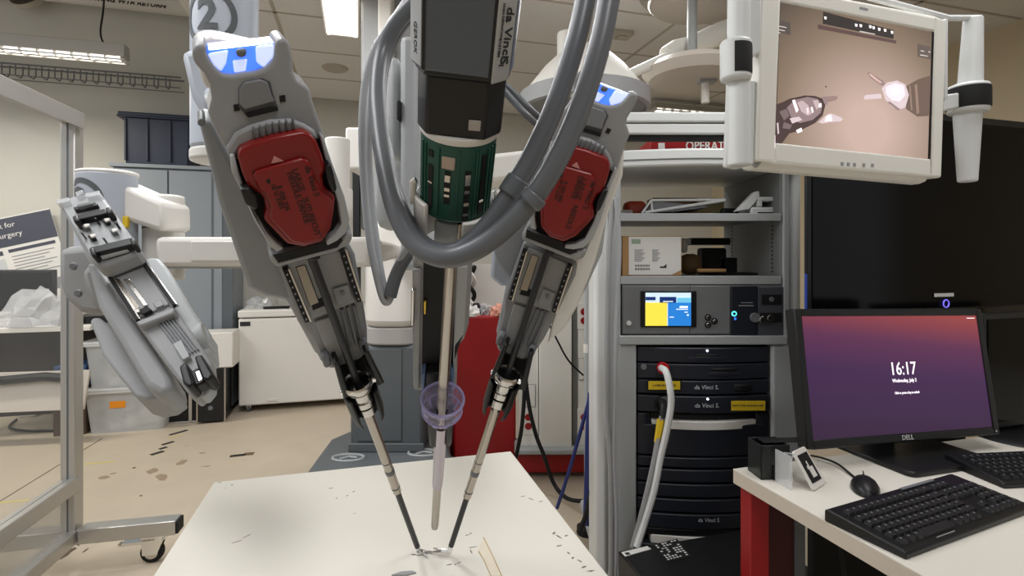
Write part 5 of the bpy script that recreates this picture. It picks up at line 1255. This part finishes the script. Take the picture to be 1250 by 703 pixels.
def spx(px, py):                                          # screen point of a pixel
    Mi = MT.inverted(); c = Mi @ V((0, 0, CAMH)); r = Mi.to_3x3() @ V(((px-HX)/FPX, 1, (HY-py)/FPX)); q = c+r*((.003-c.y)/r.y); return (q.x, q.z)
lay = [0]
def pic(nm, pts, m, order=0):
    y = .0036-.0003*order
    obj(nm, MB().prism([spx(*p) for p in pts], 0, .0003, axes((1, 0, 0), (0, 0, 1), (0, -1, 0), (0, y, 0))), m, scr, MT, smooth=0)
zz = lambda L: [(920+x/3.196, y/3.196) for x, y in L]
s_dk, s_md, s_lt, s_wh = S_('pic_dark', (78, 62, 60), .55), S_('pic_mid', (142, 122, 124), .7), S_('pic_light', (202, 186, 190), .8), S_('pic_white', (248, 236, 240), .9)
s_bar = S_('pic_bar', (60, 56, 54), .5)
pic('menu_bar', zz([(272, 45), (548, 118), (546, 152), (270, 92)]), s_bar); pic('menu_bar', zz([(250, 95), (556, 158), (556, 170), (252, 112)]), S_('pic_bar2', (98, 78, 76), .5), 1)
pic('status_box', zz([(86, 72), (144, 88), (144, 136), (84, 122)]), S_('pic_box', (92, 84, 80), .5)); pic('status_box', zz([(640, 170), (694, 184), (692, 232), (640, 220)]), S_('pic_box3', (104, 92, 86), .5)); pic('status_box', zz([(530, 612), (688, 640), (688, 652), (532, 626)]), s_bar)
for x, y in ((280, 70), (400, 98), (418, 100), (455, 104), (468, 108), (490, 114), (513, 118), (540, 126)):
    pic('menu_icon', zz([(x-5, y-6), (x+5, y-4), (x+4, y+6), (x-3, y+5)]), s_wh, 1)
for x, y, l in ((92, 80, 8), (88, 98, 40), (88, 112, 34), (90, 124, 14), (652, 196, 14), (682, 200, 8), (650, 212, 30), (560, 622, 40), (664, 624, 8), (414, 120, 60)):
    pic('menu_text', zz([(x, y), (x+l, y+l*.2), (x+l, y+l*.2+3), (x, y+4)]), S_('pic_text', (205, 200, 196), .6), 1)
pic('tool_body', zz([(76, 410), (110, 400), (140, 385), (200, 372), (240, 374), (268, 384), (280, 410), (270, 450), (240, 480), (180, 510), (140, 520), (110, 560), (76, 580)]), s_dk)
pic('tool_body', zz([(130, 420), (160, 390), (210, 378), (250, 386), (268, 410), (262, 440), (230, 468), (180, 480), (150, 465)]), s_md, 1)
pic('tool_shine', zz([(150, 392), (160, 388), (175, 430), (166, 440)]), s_wh, 2); pic('tool_shine', zz([(205, 425), (212, 418), (216, 440), (208, 446)]), s_wh, 2); pic('tool_shine', zz([(222, 420), (228, 416), (234, 436), (228, 442)]), s_wh, 2); pic('tool_shine', zz([(252, 405), (264, 402), (264, 418), (254, 420)]), s_wh, 2)
pic('tool_shine', zz([(140, 462), (176, 455), (190, 468), (150, 482)]), s_lt, 2); pic('tool_shine', zz([(165, 508), (186, 498), (190, 512), (172, 520)]), s_wh, 2); pic('tool_shine', zz([(76, 528), (84, 526), (84, 578), (76, 578)]), s_wh, 2); pic('tool_shine', zz([(90, 480), (96, 478), (99, 520), (94, 524)]), s_lt, 2)
pic('tool_jaw', zz([(264, 378), (288, 376), (322, 374), (328, 382), (318, 392), (288, 398), (286, 410), (276, 406)]), s_md, 3); pic('tool_jaw', zz([(288, 381), (322, 377), (326, 383), (290, 392)]), S_('pic_jaw', (160, 128, 116), .6), 4)
pic('tool_jaw', zz([(252, 478), (284, 448), (300, 442), (340, 458), (348, 466), (338, 474), (300, 476), (270, 482)]), s_lt, 3); pic('tool_shine', zz([(284, 454), (300, 448), (306, 472), (276, 474)]), s_wh, 4)
pic('tool_shaft', zz([(590, 340), (640, 310), (704, 290), (704, 450), (640, 455), (596, 425)]), S_('pic_shaft', (112, 92, 82), .5)); pic('tool_ring', zz([(628, 330), (638, 328), (646, 440), (636, 446)]), S_('pic_ring', (150, 126, 114), .55), 1)
pic('tool_body', zz([(500, 345), (520, 322), (560, 314), (592, 330), (606, 370), (592, 418), (570, 428), (540, 416), (514, 388)]), s_lt, 1); pic('tool_shine', zz([(516, 340), (550, 324), (584, 334), (592, 370), (570, 396), (540, 392), (516, 368)]), S_('pic_tool2', (226, 212, 220), .85), 2)
pic('tool_jaw', zz([(443, 284), (452, 282), (506, 316), (512, 330), (500, 334), (458, 306)]), s_md, 2); pic('tool_jaw', zz([(448, 288), (456, 288), (500, 322), (494, 326), (460, 302)]), S_('pic_jaw2', (206, 172, 160), .7), 3)
pic('tool_jaw', zz([(430, 376), (440, 370), (496, 366), (500, 384), (432, 388)]), s_lt, 2); pic('tool_shine', zz([(520, 398), (530, 396), (560, 418), (574, 428), (560, 430)]), s_md, 3)
pic('tool_shine', zz([(170, 400), (190, 392), (212, 410), (226, 444), (212, 452), (186, 436)]), S_('pic_sheen', (186, 166, 168), .75), 2); pic('tool_shine', zz([(230, 392), (250, 390), (258, 410), (246, 430), (238, 412)]), S_('pic_sheen', (186, 166, 168), .75), 2); pic('tool_shine', zz([(100, 436), (128, 424), (140, 452), (118, 470)]), S_('pic_band', (120, 104, 104), .65), 2); pic('tool_shine', zz([(118, 476), (150, 488), (140, 504), (112, 500)]), S_('pic_band', (120, 104, 104), .65), 2); pic('tool_shine', zz([(534, 348), (560, 340), (574, 356), (556, 374), (536, 368)]), S_('pic_glow', (242, 232, 238), .9), 3); pic('tool_ring', zz([(606, 334), (612, 333), (620, 430), (614, 430)]), S_('pic_ring', (150, 126, 114), .55), 1); pic('speck', zz([(280, 335), (286, 335), (285, 341), (280, 340)]), s_dk, 0)
for i, x in enumerate((340, 364, 388, 424, 458)):
    q = spx(920+x/3.196, (640+i*1.5)/3.196)
    obj('front_button', MB().b2((q[0]-.0035, -.002, q[1]-.004), (q[0]+.0035, .002, q[1]+.004)), m_shell, ts, bevel=.001)
q = spx(920+425/3.196, 36/3.196)
obj('faded_badge', MB().b2((q[0]-.012, -.0006, q[1]-.003), (q[0]+.012, .001, q[1]+.002)), m_grey_ink, ts, smooth=0)
# handle frame around the screen
def pole(px, py0, py1, d0, d1, wpx, wpx1, nm, dx=0, dx1=0):
    a, b2_ = U(px, py0, d0), U(px+dx, py1, d1)
    return obj(nm, MB().tube([a, b2_], [wpx/2*d0/FPX, wpx1/2*d1/FPX], 20), m_cart_l, ts, I4, bevel=.004)
pole(902, -60, 203, 1.10, 1.10, 26, 27, 'handle_pole', 0, -3)
def grip(px, py0, py1, d, wpx, nm='handle_grip', split=None):
    a, b2_ = U(px, py0, d), U(px, py1, d); r = wpx/2*d/FPX
    o = obj(nm, MB().cyl(a, b2_, r, 28), m_cart_l, ts, I4, bevel=.006)
    h = (a.z-b2_.z); k0, k1 = (.88, .12)
    obj('black_grip', MB().lathe([(r*1.03, -h*.37), (r*1.05, -h*.30), (r*1.05, h*.30), (r*1.03, h*.37)], 28, MX.Translation((a+b2_)/2), *(split or (0, 2*math.pi))), m_blackm, ts, I4)
    return o
grip(898, 50, 99, 1.09, 36, split=(math.radians(-116), math.radians(80)))
pole(1188, 22, 112, 1.36, 1.36, 20, 26, 'handle_pole', -4, -6); pole(1181, 128, 222, 1.36, 1.36, 30, 20, 'handle_pole', 0, -5)
grip(1182, 104, 138, 1.355, 42)
def plate(pts, d, m, nm, th=.02):
    return obj(nm, MB().prism([(p.x, p.z) for p in [U(*q, d) for q in pts]], 0, th, axes((1, 0, 0), (0, 0, 1), (0, 1, 0), (0, d, 0))), m, ts, I4, bevel=.004)
plate([(908, -40), (931, -40), (929, 64), (918, 69), (908, 68)], 1.13, m_cart_l, 'side_plate'); plate([(890, 98), (923, 98), (921, 200), (900, 206), (886, 203)], 1.14, m_cart_l, 'side_plate')
plate([(918, 80), (935, 72), (933, 195), (925, 205), (918, 200)], 1.16, m_cart, 'side_plate', .06)
obj('top_bar', MB().tube([U(1030, -12, 1.24), U(1156, 22, 1.33), U(1196, 22, 1.37)], .008, 8), m_cart_l, ts, I4)
plate([(1152, 22), (1158, 22), (1158, 120), (1152, 124)], 1.31, m_cart_l, 'side_bracket', .02); plate([(1150, 116), (1176, 112), (1176, 130), (1150, 136)], 1.335, m_cart_l, 'side_bracket', .02)
obj('support_arm', MB().tube([U(1010, 120, 1.28), U(985, 150, 1.6), U(975, 190, 2.0)], .03, 14), m_cart_l, ts, I4)

# ------------------------------------------------------------------ large dark TV, desk and what stands on it
a = on_v(985, 378, 1.36); uT = uv(a)[0]
tv = thing('television', RM(uT, 1.36, 0), 'large switched off black television behind the desk', 'television')
TB, TTp = 1.06, 1.79
obj('casing', MB().b2((0, 0, TB), (1.30, .012, TTp)), m_black, tv, bevel=.003)
obj('back_shell', MB().b2((.10, .012, TB+.05), (1.2, .07, TTp-.05)), m_black, tv, bevel=.01)
obj('screen', MB().b2((.02, -.003, TB+.06), (1.28, .0, TTp-.025)), m_screen_off, tv)
obj('bottom_strip', MB().b2((.01, -.006, TB), (1.29, .0, TB+.055)), mat('gloss_black', (8, 8, 10), .15), tv, bevel=.002)
q = W[tv.name].inverted() @ on_v(1153, 360, 1.352); obj('sticker', MB().b2((q.x-.045, -.0075, q.z-.006), (q.x+.045, -.006, q.z+.006)), m_paper, tv)
q = W[tv.name].inverted() @ on_v(1155, 370.5, 1.352); obj('power_ring', MB().tube([(q.x+.013*math.cos(t_), -.008, q.z+.013*math.sin(t_)) for t_ in [2*math.pi*i/20 for i in range(20)]], .0022, 6, closed=True), mat('violet_led', (120, 110, 235), .3, emit=.8), tv)
obj('stand_post', MB().b2((.55, .04, .05), (.75, .12, TTp-.2)), m_blackm, tv); obj('stand_foot', MB().b2((.4, -.04, 0), (1.1, .2, .05)), m_blackm, tv, bevel=.006)
obj('blue_edge_film', MB().b2((-.004, -.002, TB-.02), (.0, .006, TB+.18)), m_blue, tv)
HD = .74
dk = thing('desk', RM(.938, 1.177, 0), 'white topped desk with a red end panel carrying monitor and keyboards', 'desk')
obj('desk_top', MB().b2((0, -1.1, HD-.002), (2.2, 0, HD)), m_desk, dk)
obj('desk_edge', MB().b2((0, -1.1, HD-.037), (2.2, 0, HD-.002)), m_deskedge, dk, bevel=.001)
obj('red_end_panel', MB().b2((.600, 1.34, 0), (.648, 1.40, HD-.037)), m_redpaint, dk, I4, bevel=.003)
obj('shaded_red_panel', MB().b2((.648, 1.345, 0), (.712, 1.40, HD-.037)), mat('shaded_red', (60, 12, 16), .6), dk, I4)  # shaded part of the red leg, its shade put into a darker red
obj('leg', MB().b2((.713, 1.34, 0), (.738, 1.40, HD-.037)), m_steelgrey_d, dk, I4); obj('leg', MB().b2((2.1, -1.05, 0), (2.15, -1.0, HD-.037)), m_steelgrey_d, dk); obj('leg', MB().b2((2.1, -.1, 0), (2.15, -.05, HD-.037)), m_steelgrey_d, dk)
obj('back_panel', MB().b2((.2, -.06, .25), (2.1, -.04, HD-.04)), m_blackm, dk)
rn = random.Random(9)
for i in range(9):
    p0 = W[dk.name] @ V((.2+.05*i, -.12-.03*(i % 3), HD-.05)); p3 = W[dk.name] @ V((.25+.09*i, -.25-.08*(i % 4), .02))
    pm = (p0+p3)/2+V((rn.uniform(-.12, .12), rn.uniform(-.05, .1), -.15)); pn = (p0*.3+p3*.7)+V((rn.uniform(-.15, .15), 0, -.05))
    tag(obj('loose_cable', MB().tube(spline([p0, pm, pn, p3], 6), .006, 6), (m_blackm, m_cable_l, m_shell_d)[i % 3]), 'tangled %s cable hanging under the white desk top' % ('black', 'pale', 'grey')[i % 3], 'cable', '%s cables under the desk' % ('black', 'pale', 'grey')[i % 3])
# lock screen monitor
MD = MX.Translation((1.079, 1.4762, .9687)) @ MX.Rotation(.2567, 4, 'Z') @ MX.Rotation(-.1532, 4, 'X') @ MX.Rotation(.0245, 4, 'Y')
md = thing('desktop_monitor', None, 'monitor with purple lock screen showing 16:17 on the white desk', 'monitor', M=MD)
wd, hd_ = .6685, .36; bz = .022
fr_ = MB()
for lo, hi in (((-wd/2, 0, -hd_/2), (-wd/2+bz, .035, hd_/2)), ((wd/2-bz, 0, -hd_/2), (wd/2, .035, hd_/2)), ((-wd/2+bz, 0, -hd_/2), (wd/2-bz, .035, -hd_/2+bz)), ((-wd/2+bz, 0, hd_/2-bz*.9), (wd/2-bz, .035, hd_/2))): fr_.b2(lo, hi)
obj('bezel', fr_, m_black, md, bevel=.003); obj('back_shell', MB().b2((-wd/2+.01, .012, -hd_/2+.01), (wd/2-.01, .05, hd_/2-.01)), m_black, md, bevel=.01)
m_lock = bpy.data.materials.new('lock_screen'); m_lock.use_nodes = True
nt = m_lock.node_tree; b = nt.nodes['Principled BSDF']; tc = nt.nodes.new('ShaderNodeTexCoord'); cr = nt.nodes.new('ShaderNodeValToRGB')
for pos, c in ((0.0, (62, 40, 68)), (.5, (74, 44, 86)), (.75, (104, 54, 88)), (1.0, (166, 76, 74))):
    e_ = cr.color_ramp.elements.new(pos) if 0 < pos < 1 else cr.color_ramp.elements[-int(pos)]
    e_.color = lin(*c)
sp_ = nt.nodes.new('ShaderNodeSeparateXYZ'); mr = nt.nodes.new('ShaderNodeMapRange'); ma = nt.nodes.new('ShaderNodeMath'); ma.operation = 'MULTIPLY_ADD'; ma.inputs[1].default_value = .10
mr.inputs['From Min'].default_value = -hd_/2; mr.inputs['From Max'].default_value = hd_/2
nt.links.new(tc.outputs['Object'], sp_.inputs[0]); nt.links.new(sp_.outputs[0], ma.inputs[0]); nt.links.new(sp_.outputs[2], ma.inputs[2]); nt.links.new(ma.outputs[0], mr.inputs[0]); nt.links.new(mr.outputs[0], cr.inputs[0]); nt.links.new(cr.outputs[0], b.inputs['Emission Color'])
b.inputs['Emission Strength'].default_value = .85; b.inputs['Base Color'].default_value = (.01, .01, .01, 1); b.inputs['Roughness'].default_value = .35; b.inputs['Specular IOR Level'].default_value = .15
ms = obj('screen', MB().b2((-wd/2+bz, .003, -hd_/2+bz), (wd/2-bz, .015, hd_/2-bz*.9)), m_lock, md)
s_t = S_('lock_text', (245, 240, 245), 1.0)
letter('16:17', .050, s_t, ms, front_at(.012, .0025, .013), sx=.85); letter('Wednesday, July 2', .0135, s_t, ms, front_at(.012, .0025, -.018), sx=.85); letter('Click or press a key to unlock', .0095, s_t, ms, front_at(.016, .0025, -.051), sx=.75)
letter('DELL', .018, m_cart_l, md, front_at(-.005, -.0006, -hd_/2+.011)); obj('power_led', MB().b2((wd/2-.016, -.001, -hd_/2+.008), (wd/2-.012, .001, -hd_/2+.012)), m_cart_l, md)
obj('screen_icon', MB().b2((wd/2-.06, .0022, hd_/2-.028), (wd/2-.03, .003, hd_/2-.026)), s_t, ms, smooth=0)
cN = MD @ V((.02, .08, 0))
vN = W[dk.name].inverted() @ cN
obj('stand_neck', MB().b2((vN.x-.045, vN.y-.01, HD+.01), (vN.x+.045, vN.y+.03, HD+.24)), m_black, md, W[dk.name], bevel=.006)
obj('stand_base', MB().prism(round_rect(vN.x-.14, vN.y-.20, vN.x+.17, vN.y+.04, .02), HD, HD+.014), m_black, md, W[dk.name], bevel=.004)
obj('neck_bracket', MB().box((.02, .065, 0), (.1, .05, .12)), m_black, md, bevel=.006)
# second monitor and keyboard at the frame's edge
t = thing('desktop_monitor', on_v(1200, 455, 1.165), 'second black switched off monitor behind the lock screen monitor', 'monitor')
zt_, zb_ = on_v(1200, 383, 1.165).z-W[t.name].translation.z, on_v(1210, 524, 1.165).z-W[t.name].translation.z
obj('bezel', MB().b2((0, 0, zb_), (.55, .03, zt_)), m_black, t, bevel=.004); obj('screen', MB().b2((.018, -.003, zb_+.02), (.532, 0, zt_-.018)), m_screen_off, t)
zd_ = HD-W[t.name].translation.z
obj('stand_neck', MB().b2((.14, .03, zd_+.01), (.24, .06, zb_+.2)), m_black, t); obj('stand_base', MB().lathe([(0, .016), (.11, .014), (.13, 0), (0, 0)], 28, MX.Translation((.13, -.02, zd_))), m_black, t)
# keyboards with single keys
key_me = MB().prism(round_rect(-.0085, -.0085, .0085, .0085, .002, 2), 0, .006, None, .78).mesh('key'); key_me.materials.append(mat('key_black', (30, 30, 32), .5))
spc_me = MB().prism(round_rect(-.05, -.0085, .05, .0085, .002, 2), 0, .006, None, .95).mesh('key'); spc_me.materials.append(mat('key_black', (30, 30, 32), .5))
ent_me = MB().prism(round_rect(-.017, -.0085, .017, .0085, .002, 2), 0, .006, None, .86).mesh('key'); ent_me.materials.append(mat('key_black', (30, 30, 32), .5))
m_key_print = mat('key_print', (116, 118, 122), .6)
prt_me = MB().b2((-.002, .0005, .0061), (.0015, .004, .0064)).mesh('key_print'); prt_me.materials.append(m_key_print)
def keyboard(M, label, nrows=6, full=True):
    t = thing('keyboard', None, label, 'keyboard', M=M)
    obj('case', MB().prism([(0, 0), (.158, 0), (.158, .024), (.150, .028), (.012, .016), (0, .012)], 0, .45, axes((0, 1, 0), (0, 0, 1), (1, 0, 0))), m_black, t, bevel=.003)
    tilt = math.atan2(.012, .138)
    for r in range(6):
        y = .022+r*.0195+(.004 if r == 5 else 0); z = .0155+y*.087
        cells = []
        x = .016
        if r == 0:
            for w2 in (.024, .024, .024): cells.append((x+.010, key_me)); x += .0235
            cells.append((x+.05, spc_me)); x += .108
            for _ in range(4): cells.append((x+.010, key_me)); x += .0225
        else:
            n = 13
            for k_ in range(n): cells.append((x+.010, key_me)); x += .0195
            cells.append((x+.018, ent_me)); x += .038
        x = .312
        for k_ in range(3):
            if r in (0, 3, 4, 5) or (r == 1 and k_ == 1): cells.append((x+.010, key_me))
            x += .0195
        x = .376
        for k_ in range(3):
            if r < 5: cells.append((x+.010, key_me))
            x += .0195
        for i, (xx, me) in enumerate(cells):
            ko = link('key', me, t, M @ MX.Translation((xx, y, z)) @ MX.Rotation(tilt, 4, 'X'))
            if me is not spc_me: link('key_print', prt_me, ko, W[ko.name] if ko.name in W else None)
    obj('media_strip', MB().box((.30, .146, .0295), (.12, .008, .002)), m_shell_d, t)
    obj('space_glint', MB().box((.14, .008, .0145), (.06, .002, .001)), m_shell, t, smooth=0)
    return t
kp = on_z(1106, 684, HD)
keyboard(MX.Translation(kp) @ MX.Rotation(math.radians(24), 4, 'Z'), 'black full size keyboard in front of the lock screen monitor')
kp = on_z(1226, 597, HD)
keyboard(MX.Translation(kp) @ MX.Rotation(math.radians(6), 4, 'Z'), 'black keyboard cut by the picture edge, before the second monitor')
# mouse, holder, card and framed sign
mp_ = on_z(1056, 598, HD)
t = thing('computer_mouse', mp_, 'black computer mouse beside the keyboard', 'mouse', rz=-.5)
mb_ = MB().ball((0, 0, .004), 1, 20, (.030, .055, .026)); me = mb_.mesh('mouse_body')
for v in me.vertices: v.co.z = max(v.co.z, 0)
obj('mouse_body', me, m_black, t); obj('wheel', MB().cyl((-.003, .03, .0185), (.003, .03, .0185), .006, 12), m_shell_d, t)
obj('button_seam', MB().b2((-.0008, .012, .020), (.0008, .05, .0285)), m_blackm, t)
wcable('mouse_cable', [(1049, 588, 1.29), (1040, 580, 1.34), (1022, 566, 1.40), (1004, 559, 1.43), (990, 556, 1.46)], .0028, m_blackm, 'thin black mouse cord curving behind the framed sign', 'cord')
t_ = [on_z(x, y, HD+.004) for x, y in ((1062, 602), (1078, 606), (1095, 607))]
single('mouse_cable', MB().tube(spline(t_, 6), .0025, 6), m_blackm, 'black cord running from the mouse to the keyboard', 'cord')
p = on_z(929, 586, HD)
t = thing('pen_holder', p, 'small smoked black plastic holder at the desk corner', 'holder', rz=PHI-.2)
m_smoke = mat('smoked_plastic', (26, 30, 30), .25)
for lo, hi in (((0, 0, 0), (.075, .004, .085)), ((0, .06, 0), (.075, .064, .085)), ((0, 0, 0), (.004, .064, .085)), ((.071, 0, 0), (.075, .064, .085)), ((.0, 0, 0), (.075, .064, .004))):
    obj('holder_wall', MB().b2(lo, hi), m_smoke, t, bevel=.001)
obj('front_fin', MB().b2((.030, -.006, 0), (.042, .0, .035)), m_smoke, t, bevel=.001)
obj('holder_flap', MB().b2((.02, .02, .083), (.13, .05, .087)), m_black, t, bevel=.001)
p = on_z(966, 598, HD)
single('clear_card', MB().tube([(0, 0, 0), (.002, 0, .03), (.0, 0, .07), (.006, 0, .085), (-.02, 0, .09)], .0018, 6).b2((-.001, 0, .0), (.001, .05, .08)), m_clear, 'clear bent plastic card standing between black holder and framed sign', 'card', M=MX.Translation(p) @ MX.Rotation(PHI, 4, 'Z'))
p = on_z(994, 598, HD)
t = thing('framed_sign', None, 'small leaning white framed sign with white hand symbol on black', 'sign', M=MX.Translation(p) @ MX.Rotation(math.radians(38), 4, 'Z') @ MX.Rotation(math.radians(-32), 4, 'X'))
obj('frame', MB().prism(round_rect(-.012, 0, .052, .092, .006), 0, .006, axes((1, 0, 0), (0, 0, 1), (0, -1, 0), (0, .0, 0))), m_white, t, bevel=.0015)
obj('sign_face', MB().b2((-.004, -.0075, .014), (.044, -.006, .080)), m_blackm, t)
obj('hand_symbol', MB().b2((.012, -.0085, .024), (.032, -.0075, .048)).b2((.014, -.0085, .048), (.019, -.0075, .062)).b2((.008, -.0085, .044), (.013, -.0075, .052)), m_white, t, smooth=0)
obj('sign_foot', MB().b2((.05, -.002, .0), (.066, .004, .03)), m_white, t, bevel=.002)
